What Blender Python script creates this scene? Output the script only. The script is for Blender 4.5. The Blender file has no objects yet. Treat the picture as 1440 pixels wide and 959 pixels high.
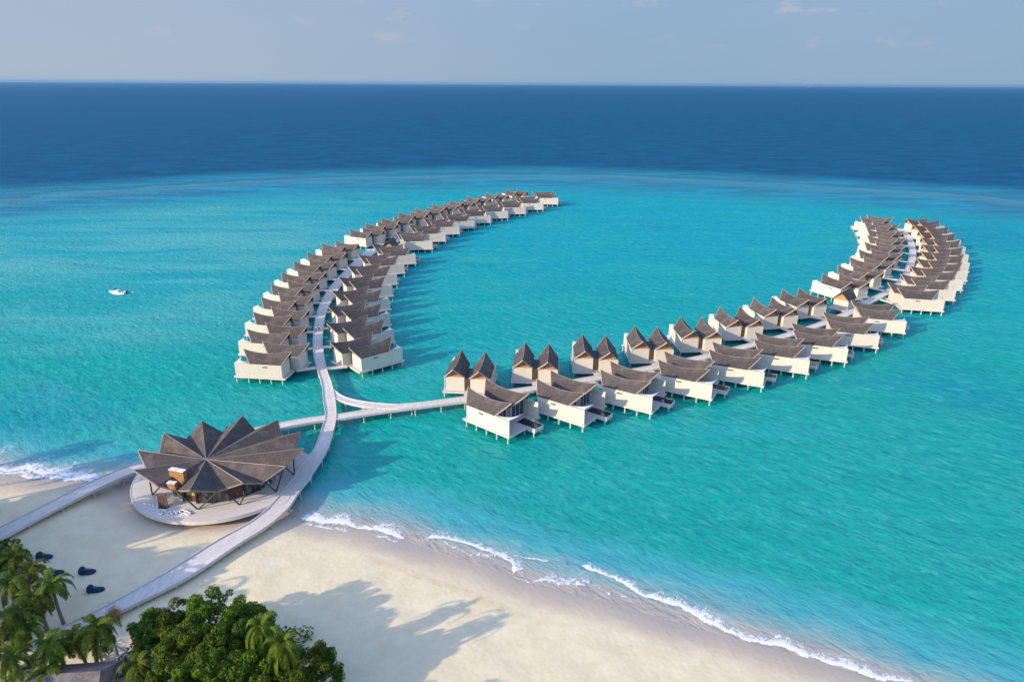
import bpy, bmesh, math, random
import numpy as np
from mathutils import Vector, Matrix, noise as mnoise
random.seed(7); np.random.seed(7)
R = math.radians
scene = bpy.context.scene
C = scene.collection

# ------------------------------------------------------------------ camera model (drone 60 m above the water)
F, IW, IH, CH = 973.0, 1440, 959, 60.0
PITCH = math.atan((IH/2-117.5)/F); ROLL = math.atan(8/1440)
def at(u, v, z=0.0):
    """survey: a sighted direction from the drone, met with the height z -> world metres"""
    x = (u-IW/2); y = -(v-IH/2)
    c, s = math.cos(ROLL), math.sin(ROLL)
    x, y = x*c-y*s, x*s+y*c
    cp, sp = math.cos(PITCH), math.sin(PITCH)
    d = (x, F*cp+y*sp, -F*sp+y*cp)
    t = (z-CH)/d[2]
    return Vector((d[0]*t, d[1]*t, z))

cam = bpy.data.cameras.new('camera'); co = bpy.data.objects.new('camera', cam); C.objects.link(co)
co.location = (0, 0, CH)
cam.sensor_width = 36; cam.lens = 36*F/IW; cam.clip_end = 90000; cam.clip_start = 0.5
co.rotation_euler = (Matrix.Rotation(R(90)-PITCH, 3, 'X') @ Matrix.Rotation(ROLL, 3, 'Z')).to_euler()
scene.camera = co

# ------------------------------------------------------------------ node helpers
def new_mat(name):
    m = bpy.data.materials.new(name); m.use_nodes = True
    nt = m.node_tree; b = nt.nodes['Principled BSDF']
    return m, nt, b
def N(nt, t, **kw):
    n = nt.nodes.new(t)
    for k, v in kw.items():
        if k in n.inputs: n.inputs[k].default_value = v
        else: setattr(n, k, v)
    return n
def L(nt, a, b): nt.links.new(a, b)
def mixc(nt, fac, a, b, blend='MIX'):
    n = nt.nodes.new('ShaderNodeMix'); n.data_type = 'RGBA'; n.blend_type = blend
    for sock, v in ((n.inputs[0], fac), (n.inputs[6], a), (n.inputs[7], b)):
        if hasattr(v, 'links'): nt.links.new(v, sock)
        elif isinstance(v, (tuple, list)): sock.default_value = (*v, 1) if len(v) == 3 else v
        else: sock.default_value = v
    return n.outputs[2]
def maprange(nt, v, a, b, c=0.0, d=1.0, smooth=True):
    n = nt.nodes.new('ShaderNodeMapRange'); n.interpolation_type = 'SMOOTHSTEP' if smooth else 'LINEAR'
    nt.links.new(v, n.inputs[0])
    for i, x in enumerate((a, b, c, d)): n.inputs[i+1].default_value = x
    return n.outputs[0]
def math_(nt, op, a, b=None):
    n = nt.nodes.new('ShaderNodeMath'); n.operation = op
    for i, v in enumerate((a, b)):
        if v is None: continue
        if hasattr(v, 'links'): nt.links.new(v, n.inputs[i])
        else: n.inputs[i].default_value = v
    return n.outputs[0]
def coord(nt, kind='Object', scale=(1,1,1), rot=(0,0,0)):
    tc = nt.nodes.new('ShaderNodeTexCoord'); mp = nt.nodes.new('ShaderNodeMapping')
    nt.links.new(tc.outputs[kind], mp.inputs[0]); mp.inputs['Scale'].default_value = scale
    mp.inputs['Rotation'].default_value = rot
    return mp.outputs[0]
def along(nt, ang, stretch):
    tc = nt.nodes.new('ShaderNodeTexCoord'); mp = nt.nodes.new('ShaderNodeMapping'); mp.vector_type = 'TEXTURE'
    nt.links.new(tc.outputs['Object'], mp.inputs[0]); mp.inputs['Scale'].default_value = (stretch, 1, 1)
    mp.inputs['Rotation'].default_value = (0, 0, R(ang)); return mp.outputs[0]
def noise(nt, vec, scale, detail=4, rough=0.55, dist=0.0):
    n = nt.nodes.new('ShaderNodeTexNoise'); nt.links.new(vec, n.inputs['Vector'])
    n.inputs['Scale'].default_value = scale; n.inputs['Detail'].default_value = detail
    n.inputs['Roughness'].default_value = rough; n.inputs['Distortion'].default_value = dist
    return n.outputs[0]
def bump(nt, b, h, strength, dist, prev=None):
    n = nt.nodes.new('ShaderNodeBump'); n.inputs['Strength'].default_value = strength
    n.inputs['Distance'].default_value = dist; nt.links.new(h, n.inputs['Height'])
    if prev is not None: nt.links.new(prev, n.inputs['Normal'])
    if b is not None: nt.links.new(n.outputs[0], b.inputs['Normal'])
    return n.outputs[0]
def simple(name, col, rough=0.7, var=0.12, scale=3.0, bmp=0.0, spec=0.3, vscale=(1,1,1), col2=None, metal=0, rnd=0.0):
    m, nt, b = new_mat(name)
    v = coord(nt, 'Object', vscale)
    n = noise(nt, v, scale, 5, 0.6)
    f = maprange(nt, n, 0.3, 0.7)
    c2 = col2 if col2 else tuple(x*(1-var*2) for x in col)
    c1 = col if col2 else tuple(min(1, x*(1+var*0.5)) for x in col)
    out = mixc(nt, f, c2, c1)
    if rnd:
        oi = nt.nodes.new('ShaderNodeObjectInfo')
        k = maprange(nt, oi.outputs['Random'], 0, 1, 1-rnd, 1+rnd*0.5, False)
        out = mixc(nt, 1.0, out, k, 'MULTIPLY') if False else out
        hs = nt.nodes.new('ShaderNodeHueSaturation'); nt.links.new(out, hs.inputs['Color']); nt.links.new(k, hs.inputs['Value'])
        out = hs.outputs[0]
    L(nt, out, b.inputs['Base Color'])
    b.inputs['Roughness'].default_value = rough; b.inputs['Specular IOR Level'].default_value = spec
    b.inputs['Metallic'].default_value = metal
    if bmp: bump(nt, b, n, bmp, 0.05)
    return m

# ------------------------------------------------------------------ object helpers
class MB:
    """collects boxes, quads and tubes into one mesh object"""
    def __init__(s): s.v = []; s.f = []
    def add(s, vs, fs):
        o = len(s.v); s.v += [tuple(v) for v in vs]; s.f += [tuple(i+o for i in f) for f in fs]; return s
    def box(s, x0, x1, y0, y1, z0, z1, rot=0, org=(0,0)):
        c, n = math.cos(rot), math.sin(rot)
        vs = [(org[0]+x*c-y*n, org[1]+x*n+y*c, z) for z in (z0, z1) for x, y in ((x0,y0),(x1,y0),(x1,y1),(x0,y1))]
        return s.add(vs, [(0,3,2,1),(4,5,6,7),(0,1,5,4),(1,2,6,5),(2,3,7,6),(3,0,4,7)])
    def prism(s, poly, z0, z1):
        n = len(poly); vs = [(p[0],p[1],z0) for p in poly]+[(p[0],p[1],z1) for p in poly]
        return s.add(vs, [tuple(range(n-1,-1,-1)), tuple(range(n,2*n))]+[(i,(i+1)%n,n+(i+1)%n,n+i) for i in range(n)])
    def tube(s, pts, r, n=6, caps=True):
        pts = [Vector(p) for p in pts]; rs = r if isinstance(r, (list,tuple)) else [r]*len(pts)
        o = []
        for i, p in enumerate(pts):
            t = (pts[min(i+1,len(pts)-1)]-pts[max(i-1,0)]).normalized()
            a = t.cross(Vector((0,0,1)) if abs(t.z) < 0.9 else Vector((1,0,0))).normalized(); b = t.cross(a)
            o += [p+(a*math.cos(k*2*math.pi/n)+b*math.sin(k*2*math.pi/n))*rs[i] for k in range(n)]
        fs = [(i*n+k, i*n+(k+1)%n, (i+1)*n+(k+1)%n, (i+1)*n+k) for i in range(len(pts)-1) for k in range(n)]
        if caps: fs += [tuple(range(n-1,-1,-1)), tuple((len(pts)-1)*n+k for k in range(n))]
        return s.add(o, fs)
    def ball(s, c, r, nu=12, nv=8):
        vs = [(c[0], c[1], c[2]-r[2])]
        for j in range(1, nv):
            a = -math.pi/2+math.pi*j/nv
            for i in range(nu):
                b = 2*math.pi*i/nu
                vs.append((c[0]+r[0]*math.cos(a)*math.cos(b), c[1]+r[1]*math.cos(a)*math.sin(b), c[2]+r[2]*math.sin(a)))
        vs.append((c[0], c[1], c[2]+r[2])); t = len(vs)-1
        fs = [(0, 1+(i+1)%nu, 1+i) for i in range(nu)]
        for j in range(nv-2):
            for i in range(nu):
                a = 1+j*nu; fs.append((a+i, a+(i+1)%nu, a+nu+(i+1)%nu, a+nu+i))
        a = 1+(nv-2)*nu; fs += [(a+i, a+(i+1)%nu, t) for i in range(nu)]
        return s.add(vs, fs)
    def mesh(s, name, mat, smooth=False, flipy=1, recalc=True):
        me = bpy.data.meshes.new(name)
        me.from_pydata([(v[0], v[1]*flipy, v[2]) for v in s.v], [], s.f)
        if recalc:
            bm = bmesh.new(); bm.from_mesh(me); bmesh.ops.recalc_face_normals(bm, faces=bm.faces); bm.to_mesh(me); bm.free()
        if smooth:
            for p in me.polygons: p.use_smooth = True
        me.materials.append(mat); return me
    def obj(s, name, mat, parent=None, smooth=False, flipy=1, recalc=True):
        return link(name, s.mesh(name, mat, smooth, flipy, recalc), parent)
def link(name, me, parent=None, loc=None, rz=None):
    o = bpy.data.objects.new(name, me); C.objects.link(o)
    if parent is not None: o.parent = parent
    if loc is not None: o.location = loc
    if rz is not None: o.rotation_euler = (0, 0, rz)
    return o
def tag(o, label=None, cat=None, group=None, kind=None):
    if label: o['label'] = label
    if cat: o['category'] = cat
    if group: o['group'] = group
    if kind: o['kind'] = kind
    return o
def empty(name, loc, rz=0, label=None, cat=None, group=None):
    o = link(name, None, None, loc, rz); o.empty_display_size = 0.5
    return tag(o, label, cat, group)
def copy_tree(o, parent=None):
    c = o.copy(); C.objects.link(c); c.parent = parent
    for ch in list(o.children): copy_tree(ch, c)
    return c
def spline(pts, step=1.0):
    P = [np.array(p, float) for p in pts]; P = [2*P[0]-P[1]]+P+[2*P[-1]-P[-2]]; out = []
    for i in range(1, len(P)-2):
        n = max(2, int(np.linalg.norm(P[i+1]-P[i])/step))
        for k in range(n):
            t = k/n
            out.append(0.5*((2*P[i])+(-P[i-1]+P[i+1])*t+(2*P[i-1]-5*P[i]+4*P[i+1]-P[i+2])*t*t+(-P[i-1]+3*P[i]-3*P[i+1]+P[i+2])*t**3))
    out.append(P[-2]); return np.array(out)

# ------------------------------------------------------------------ light: low warm sun from behind on the left
SUN_EL, SUN_DIR = 21.0, 32.0          # shadows run towards +x, a little +y
az = R(SUN_DIR); el = R(SUN_EL)
to_sun = Vector((-math.cos(az)*math.cos(el), -math.sin(az)*math.cos(el), math.sin(el)))
sl = bpy.data.lights.new('sun', 'SUN'); sl.energy = 5.0; sl.angle = R(0.7); sl.color = (1.0, 0.82, 0.60)
so = bpy.data.objects.new('sun', sl); C.objects.link(so)
so.rotation_euler = to_sun.to_track_quat('Z', 'Y').to_euler()
w = bpy.data.worlds.new('World'); scene.world = w; w.use_nodes = True; nt = w.node_tree
bg = nt.nodes['Background']
sky = N(nt, 'ShaderNodeTexSky'); sky.sky_type = 'NISHITA'; sky.sun_disc = False
sky.sun_elevation = el; sky.sun_rotation = math.atan2(to_sun.x, to_sun.y)
sky.air_density = 1.0; sky.dust_density = 0.6; sky.ozone_density = 2.0; sky.altitude = 60
# thin high cloud and small puffs drawn by direction (they belong to the sky)
tc = N(nt, 'ShaderNodeTexCoord')
sep = N(nt, 'ShaderNodeSeparateXYZ'); L(nt, tc.outputs['Generated'], sep.inputs[0])
mp = N(nt, 'ShaderNodeMapping'); mp.inputs['Scale'].default_value = (1, 1, 3.2); L(nt, tc.outputs['Generated'], mp.inputs[0])
n1 = noise(nt, mp.outputs[0], 16.0, 6, 0.62)
n2 = noise(nt, mp.outputs[0], 4.0, 3, 0.5)
puff = maprange(nt, math_(nt, 'ADD', n1, math_(nt, 'MULTIPLY', math_(nt, 'SUBTRACT', n2, 0.5), 0.5)), 0.60, 0.76)
puff = math_(nt, 'MULTIPLY', puff, maprange(nt, sep.outputs[2], 0.02, 0.08))
veil = maprange(nt, n2, 0.35, 0.75)
lr = maprange(nt, sep.outputs[0], -0.62, 0.25)
horiz = mixc(nt, lr, (2.95, 3.55, 4.35), (2.08, 3.08, 4.15))
upper = mixc(nt, lr, (2.65, 3.45, 4.60), (2.02, 3.10, 4.60))
low = mixc(nt, maprange(nt, sep.outputs[2], 0.0, 0.16), horiz, upper)
high = mixc(nt, 1.0, sky.outputs[0], (3.4, 3.1, 3.35), 'MULTIPLY')
c1 = mixc(nt, maprange(nt, sep.outputs[2], 0.12, 0.45), low, high)
c1 = mixc(nt, math_(nt, 'MULTIPLY', veil, 0.10), c1, (3.4, 3.7, 4.4))
c2 = mixc(nt, math_(nt, 'MULTIPLY', puff, 0.5), c1, (3.9, 3.9, 4.5))
L(nt, c2, bg.inputs['Color'])
bg.inputs['Strength'].default_value = 0.12

# ------------------------------------------------------------------ the shore
WL = [(-60,655),(0,668),(60,676),(130,679),(170,690),(230,725),(330,730),(400,724),(440,737),(497,743),(540,752),(575,763),(640,785),(700,803),(738,820),(790,833),(850,845),(905,862),(960,880),(1000,889),(1060,905),(1130,925),(1175,937),(1230,957),(1290,977)]
wl = [at(u, v, 0) for u, v in WL]
wl = [(-420.,175.), (-220.,128.), (-120.,104.)]+[(p.x, p.y) for p in wl]+[(70.,42.),(110.,22.),(200.,-40.),(420.,-220.)]
wls = spline(wl, 2.0)
rl = [at(u, v, 0) for u, v in [(-150,285),(0,273),(200,262),(350,252),(500,247),(720,243),(900,247),(1100,256),(1300,268),(1440,277),(1600,290)]]
rl = [(-2500.,-300.),(-900.,180.)]+[(p.x, p.y) for p in rl]+[(900.,180.),(2500.,-300.)]
rls = spline(rl, 15.0)
def sdist(px, py, line):
    """distance to an x-monotonic line, positive on the +y side"""
    px = np.asarray(px, float); py = np.asarray(py, float); A = line[:-1]; B = line[1:]; D = B-A; LL = (D**2).sum(1)
    out = np.full(px.shape, 1e18)
    for a, d, l in zip(A, D, LL):
        t = np.clip(((px-a[0])*d[0]+(py-a[1])*d[1])/max(l, 1e-9), 0, 1)
        q = (px-a[0]-t*d[0])**2+(py-a[1]-t*d[1])**2
        out = np.minimum(out, q)
    yy = np.interp(px, line[:,0], line[:,1])
    return np.sqrt(out)*np.where(py >= yy, 1, -1)
def land_h(d):      # d: metres inland
    return np.where(d > 0, 1.05*(1-np.exp(-d/9.0)), np.maximum(d*0.07, -3.0))
def ground_z(x, y):
    return float(land_h(-sdist(np.array([x]), np.array([y]), wls))[0])

def axis(*segs):
    out = []
    for a, b, n in segs: out += list(np.linspace(a, b, n, endpoint=False))
    out.append(segs[-1][1]); return np.array(out)
def sheet(name, xs, ys, hfun, mat, attrs):
    X, Y = np.meshgrid(xs, ys); x = X.ravel(); y = Y.ravel(); z = hfun(x, y)
    nx, ny = len(xs), len(ys)
    idx = np.arange(nx*ny).reshape(ny, nx)
    fs = np.stack([idx[:-1,:-1], idx[:-1,1:], idx[1:,1:], idx[1:,:-1]], -1).reshape(-1, 4)
    me = bpy.data.meshes.new(name); me.from_pydata(np.stack([x, y, z], 1).tolist(), [], fs.tolist())
    for k, fn in attrs.items():
        at_ = me.attributes.new(k, 'FLOAT', 'POINT'); at_.data.foreach_set('value', fn(x, y).astype(np.float32))
    for p in me.polygons: p.use_smooth = True
    me.materials.append(mat); return link(name, me)

# ---- sand
m_sand, nt, b = new_mat('sand')
at1 = N(nt, 'ShaderNodeAttribute'); at1.attribute_name = 'inland'
v = coord(nt, 'Object')
nl = noise(nt, v, 0.09, 5, 0.55); nm = noise(nt, v, 0.5, 6, 0.65); nf = noise(nt, v, 9, 4, 0.7)
d = math_(nt, 'ADD', at1.outputs['Fac'], math_(nt, 'MULTIPLY', math_(nt, 'SUBTRACT', nl, 0.5), 5.0))
dry = mixc(nt, maprange(nt, nm, 0.35, 0.68), (0.70, 0.59, 0.37), (0.76, 0.66, 0.435))
dry = mixc(nt, maprange(nt, nf, 0.5, 0.8, 0, 0.25), dry, (0.48, 0.38, 0.27))
wrackd = math_(nt, 'ABSOLUTE', math_(nt, 'SUBTRACT', math_(nt, 'ADD', at1.outputs['Fac'], math_(nt, 'MULTIPLY', math_(nt, 'SUBTRACT', nm, 0.5), 2.0)), 5.6))
px = N(nt, 'ShaderNodeSeparateXYZ'); L(nt, v, px.inputs[0])
wr = math_(nt, 'MULTIPLY', maprange(nt, wrackd, 0.9, 0.1), math_(nt, 'MULTIPLY', maprange(nt, px.outputs[0], -24, -16), maprange(nt, px.outputs[0], 4, -3)))
dry = mixc(nt, math_(nt, 'MULTIPLY', math_(nt, 'MULTIPLY', wr, maprange(nt, nf, 0.38, 0.62)), 0.5), dry, (0.52, 0.33, 0.19))
damp = mixc(nt, maprange(nt, d, 1.2, 5.5), (0.50, 0.415, 0.315), dry)
wet = mixc(nt, maprange(nt, d, -0.4, 1.6), (0.42, 0.36, 0.29), damp)
soil = mixc(nt, nm, (0.10, 0.075, 0.045), (0.26, 0.20, 0.13))
L(nt, wet, b.inputs['Base Color'])
L(nt, maprange(nt, d, 0.2, 3.0, 0.32, 0.95), b.inputs['Roughness'])
b.inputs['Specular IOR Level'].default_value = 0.25
v1 = N(nt, 'ShaderNodeTexVoronoi'); L(nt, v, v1.inputs['Vector']); v1.inputs['Scale'].default_value = 1.6; v1.feature = 'SMOOTH_F1'
pr = bump(nt, None, nm, 0.12, 0.5)
pr = bump(nt, None, v1.outputs[0], 0.30, 0.10, pr)
bump(nt, b, nf, 0.25, 0.05, pr)

def land_fun(x, y):
    d = -sdist(x, y, wls); h = land_h(d)
    k = np.clip(d/12, 0, 1)
    wav = 0.10*np.sin(x*0.31+y*0.17)*np.sin(y*0.23-x*0.11)+0.05*np.sin(x*0.9+y*0.6)
    far = np.clip((np.hypot(x, y)-900)/3000, 0, 1)
    return h+wav*k*0.6-far*6
xs = axis((-26000,-3000,6),(-3000,-300,14),(-300,-130,20),(-130,130,260),(130,300,20),(300,3000,14),(3000,26000,6))
ys = axis((-3000,-200,8),(-200,30,24),(30,130,110),(130,400,27),(400,600,20),(600,3000,16),(3000,30000,8))
tag(sheet('sand_ground', xs, ys, land_fun, m_sand, {'inland': lambda x, y: -sdist(x, y, wls)}), kind='structure')

# ---- sea
m_sea, nt, b = new_mat('sea_water')
ash = N(nt, 'ShaderNodeAttribute'); ash.attribute_name = 'offshore'
arf = N(nt, 'ShaderNodeAttribute'); arf.attribute_name = 'reef'
v = coord(nt, 'Object'); sx = N(nt, 'ShaderNodeSeparateXYZ'); L(nt, v, sx.inputs[0])
vs = coord(nt, 'Object', (0.35, 1, 1))           # streaks lie across the view
big = noise(nt, v, 0.012, 4, 0.5); mid = noise(nt, vs, 0.05, 6, 0.6, 0.4); fin = noise(nt, along(nt, -38, 2.2), 0.50, 7, 0.72, 0.3)
micro = noise(nt, along(nt, -46, 2.4), 1.5, 5, 0.65, 0.5)
yn = math_(nt, 'ADD', sx.outputs[1], math_(nt, 'MULTIPLY', math_(nt, 'SUBTRACT', big, 0.5), 160))
lag = mixc(nt, maprange(nt, yn, 90, 300), (0.001, 0.318, 0.252), (0.001, 0.305, 0.355))
pale = mixc(nt, maprange(nt, sx.outputs[0], 40, -140), (0.010, 0.34, 0.31), (0.075, 0.365, 0.325))
lag = mixc(nt, maprange(nt, mid, 0.46, 0.72), lag, pale)
leftm = math_(nt, 'MULTIPLY', maprange(nt, sx.outputs[0], -20, -110), math_(nt, 'MULTIPLY', maprange(nt, sx.outputs[1], 150, 190), maprange(nt, sx.outputs[1], 420, 300)))
shoal = noise(nt, coord(nt, 'Object', (0.3, 1, 1)), 0.035, 6, 0.62, 0.8)
lag = mixc(nt, math_(nt, 'MULTIPLY', leftm, maprange(nt, shoal, 0.40, 0.62, 0.1, 0.85)), lag, (0.10, 0.395, 0.375))
rightm = math_(nt, 'MULTIPLY', maprange(nt, sx.outputs[0], 20, 90), maprange(nt, sx.outputs[1], 150, 90))
lag = mixc(nt, math_(nt, 'MULTIPLY', rightm, maprange(nt, shoal, 0.42, 0.62, 0.05, 0.6)), lag, (0.03, 0.35, 0.285))
lag = mixc(nt, maprange(nt, big, 0.42, 0.30, 0, 0.7), lag, (0.001, 0.235, 0.30))
lag = mixc(nt, maprange(nt, fin, 0.48, 0.70, 0, 0.75), lag, (0.045, 0.40, 0.35))
lag = mixc(nt, maprange(nt, micro, 0.55, 0.34, 0, 0.65), lag, (0.002, 0.19, 0.21))
# reef belt and deep ocean
rn = math_(nt, 'ADD', arf.outputs['Fac'], math_(nt, 'MULTIPLY', math_(nt, 'SUBTRACT', mid, 0.5), 30))
rock = noise(nt, coord(nt, 'Object', (0.22, 1, 1)), 0.09, 7, 0.7, 0.6)
reefc = mixc(nt, maprange(nt, rock, 0.42, 0.62), (0.025, 0.165, 0.24), (0.015, 0.27, 0.36))
far = mixc(nt, maprange(nt, rn, -115, -45), lag, reefc)
far = mixc(nt, math_(nt, 'MULTIPLY', math_(nt, 'MULTIPLY', maprange(nt, rn, -42, -22), maprange(nt, rn, -4, -18)), 0.45), far, (0.085, 0.22, 0.26))
deepn = noise(nt, coord(nt, 'Object', (0.55, 1, 1)), 0.05, 10, 0.85)
deep = mixc(nt, maprange(nt, deepn, 0.38, 0.64), (0.0005, 0.060, 0.132), (0.0005, 0.105, 0.200))
deep = mixc(nt, maprange(nt, sx.outputs[0], -100, -900, 0, 0.5), deep, (0.012, 0.085, 0.18))
far = mixc(nt, maprange(nt, rn, -4, 62), far, deep)
crest = math_(nt, 'MULTIPLY', maprange(nt, math_(nt, 'ABSOLUTE', math_(nt, 'ADD', rn, 2)), 9, 1), maprange(nt, rock, 0.42, 0.58))
far = mixc(nt, math_(nt, 'MULTIPLY', crest, 0.7), far, (0.035, 0.115, 0.165))
crest2 = math_(nt, 'MULTIPLY', maprange(nt, math_(nt, 'ABSOLUTE', math_(nt, 'ADD', rn, 12)), 4, 0.5), maprange(nt, rock, 0.55, 0.44))
far = mixc(nt, math_(nt, 'MULTIPLY', crest2, 0.4), far, (0.10, 0.34, 0.38))
# shallows: sand shows through
sn = math_(nt, 'ADD', ash.outputs['Fac'], math_(nt, 'MULTIPLY', math_(nt, 'SUBTRACT', noise(nt, v, 0.16, 5, 0.6), 0.5), 9.0))
sh3 = mixc(nt, maprange(nt, sn, 7.0, 16.0), (0.055, 0.345, 0.36), far)
sh2 = mixc(nt, maprange(nt, sn, 3.0, 8.5), (0.22, 0.36, 0.335), sh3)
sh1 = mixc(nt, maprange(nt, ash.outputs['Fac'], 0.8, 4.6), (0.40, 0.35, 0.29), sh2)
L(nt, sh1, b.inputs['Base Color'])
b.inputs['Roughness'].default_value = 0.22; b.inputs['IOR'].default_value = 1.33; b.inputs['Specular IOR Level'].default_value = 0.25
w1 = noise(nt, along(nt, -42, 2.4), 0.5, 5, 0.62, 0.3)
w2 = noise(nt, along(nt, -30, 1.8), 1.6, 5, 0.65, 0.4)
w3 = noise(nt, coord(nt, 'Object', (0.35,1,1), (0,0,R(-10))), 0.07, 4, 0.6, 0.2)
p = bump(nt, None, w3, 0.8, 1.6)
p = bump(nt, None, w1, 0.8, 0.55, p); nrm = bump(nt, b, w2, 0.6, 0.16, p)
# wind-roughened water mirrors far less than a flat sheet would at a grazing angle
b.inputs['Specular IOR Level'].default_value = 0.0; b.inputs['Roughness'].default_value = 1.0
gl = N(nt, 'ShaderNodeBsdfGlossy'); gl.inputs['Roughness'].default_value = 0.16; L(nt, nrm, gl.inputs['Normal'])
fr = N(nt, 'ShaderNodeFresnel'); fr.inputs['IOR'].default_value = 1.33; L(nt, nrm, fr.inputs['Normal'])
ff = maprange(nt, fr.outputs[0], 0.02, 0.6, 0.045, 0.062, False)
mx = N(nt, 'ShaderNodeMixShader'); L(nt, ff, mx.inputs[0]); L(nt, b.outputs[0], mx.inputs[1]); L(nt, gl.outputs[0], mx.inputs[2])
L(nt, mx.outputs[0], nt.nodes['Material Output'].inputs['Surface'])
tag(sheet('sea_water', xs, ys, lambda x, y: np.zeros_like(x), m_sea,
      {'offshore': lambda x, y: sdist(x, y, wls), 'reef': lambda x, y: sdist(x, y, rls)}), kind='structure')

# ---- surf foam: ribbons lying on the wash
m_foam, nt, b = new_mat('foam')
au = N(nt, 'ShaderNodeAttribute'); au.attribute_name = 'across'
v = coord(nt, 'Object')
f1 = noise(nt, v, 0.9, 8, 0.80, 1.2); f2 = noise(nt, v, 5.0, 6, 0.7, 0.5)
dens = math_(nt, 'ADD', math_(nt, 'MULTIPLY', f1, 0.75), math_(nt, 'MULTIPLY', f2, 0.35))
th = math_(nt, 'SUBTRACT', dens, au.outputs['Fac'])
al = maprange(nt, th, -0.02, 0.11, 0, 0.9)
b.inputs['Base Color'].default_value = (0.86, 0.87, 0.87, 1); b.inputs['Roughness'].default_value = 0.7
L(nt, al, b.inputs['Alpha'])
bump(nt, b, f2, 0.5, 0.08)
def foam(name, line, wid, thr, z=0.05, front=0.3):
    """line of the breaking edge; wid = width seaward; thr = raggedness 0..1 (lower is denser)"""
    P = spline([tuple(at(u, v, 0))[:2] for u, v in line], 0.5); n = len(P)
    vs = []; fs = []; val = []; K = 7
    for i, p in enumerate(P):
        t = P[min(i+1, n-1)]-P[max(i-1, 0)]; t = t/np.linalg.norm(t); nn = np.array((-t[1], t[0]))
        wob = 0.35*mnoise.noise(Vector((p[0]*0.6, p[1]*0.6, 3)))+0.2*mnoise.noise(Vector((p[0]*1.9, p[1]*1.9, 5)))
        end = min(1, i/5, (n-1-i)/5)
        wi = (wid(i/(n-1)) if callable(wid) else wid)*(1+1.2*mnoise.noise(Vector((p[0]*0.25, p[1]*0.25, 9))))
        for k in range(K):
            s = k/(K-1); q = p+nn*(-front+wob+s*(wi*1.9+front))
            prof = abs(s-0.16)/0.84 if s > 0.16 else (0.16-s)/0.16*1.1
            vs.append((q[0], q[1], z+0.10*math.exp(-((s-0.2)/0.2)**2)*min(1, wi/1.5))); val.append(0.28+0.75*thr+0.28*prof**0.65+0.9*(1-end))
        if i: fs += [((i-1)*K+k, i*K+k, i*K+k+1, (i-1)*K+k+1) for k in range(K-1)]
    me = bpy.data.meshes.new(name); me.from_pydata(vs, [], fs)
    a = me.attributes.new('across', 'FLOAT', 'POINT'); a.data.foreach_set('value', np.array(val, np.float32))
    for q in me.polygons: q.use_smooth = True
    me.materials.append(m_foam); return tag(link(name, me), kind='stuff')
foam('surf_foam', [(-60,648),(0,664),(35,668),(70,671),(110,675),(150,672),(175,668)], 3.6, 0.16)
foam('surf_foam', [(402,727),(420,731),(439,735),(470,738),(497,740),(532,748),(555,754),(575,758),(592,757)], lambda t: 2.6-1.4*t, 0.10)
foam('surf_foam', [(578,756),(610,757),(630,759),(649,763),(670,769),(690,776),(711,786),(721,794),(722,803),(724,812),(738,819)], lambda t: 0.9+0.2*math.sin(t*9), 0.12)
foam('surf_foam', [(738,819),(755,817),(769,816),(785,817),(804,820),(828,824),(855,827)], 0.45, 0.22)
foam('surf_foam', [(795,793),(812,796),(828,801),(845,805),(859,810),(872,818),(886,827),(903,836),(921,843),(940,849),(960,855)], lambda t: 0.8+1.2*t, 0.09)
foam('surf_foam', [(880,823),(903,835),(922,843),(940,849),(965,860),(986,872),(1005,883),(1027,892),(1052,901),(1080,907),(1105,914),(1132,922),(1155,929),(1174,934),(1200,944),(1230,954),(1275,957),(1320,968)], lambda t: 1.9-1.1*t, 0.10)
foam('surf_foam', [(560,762),(600,768),(650,780),(700,797),(745,818),(800,832),(860,842),(905,856)], 4.2, 0.33, 0.03)
foam('surf_foam', [(715,812),(760,822),(800,830),(850,838)], 3.0, 0.24, 0.035)
foam('surf_foam', [(700,775),(730,783),(765,788),(800,793)], 0.35, 0.20)
foam('surf_foam', [(408,735),(470,746),(530,756),(580,768)], 1.2, 0.24, 0.035)
foam('surf_foam', [(-50,660),(20,672),(90,680),(150,678)], 3.5, 0.20, 0.035)
foam('surf_foam', [(656,771),(668,778),(680,786),(694,797)], 0.18, 0.30)
foam('surf_foam', [(815,836),(822,845),(840,848)], 0.15, 0.32)
foam('surf_foam', [(921,858),(935,866),(955,873),(968,878)], 0.25, 0.26)

# ---- haze in the air over the sea
m_haze = bpy.data.materials.new('haze'); m_haze.use_nodes = True; nt = m_haze.node_tree; nt.nodes.clear()
o_ = N(nt, 'ShaderNodeOutputMaterial'); pv = N(nt, 'ShaderNodeVolumePrincipled'); pv.inputs['Color'].default_value = (0.22, 0.48, 0.72, 1)
pv.inputs['Density'].default_value = 0.00004; pv.inputs['Anisotropy'].default_value = 0.2
L(nt, pv.outputs[0], o_.inputs['Volume'])
hz = MB().box(-27000, 27000, -3500, 31000, -12, 75).obj('haze', m_haze); tag(hz, kind='stuff')

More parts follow.
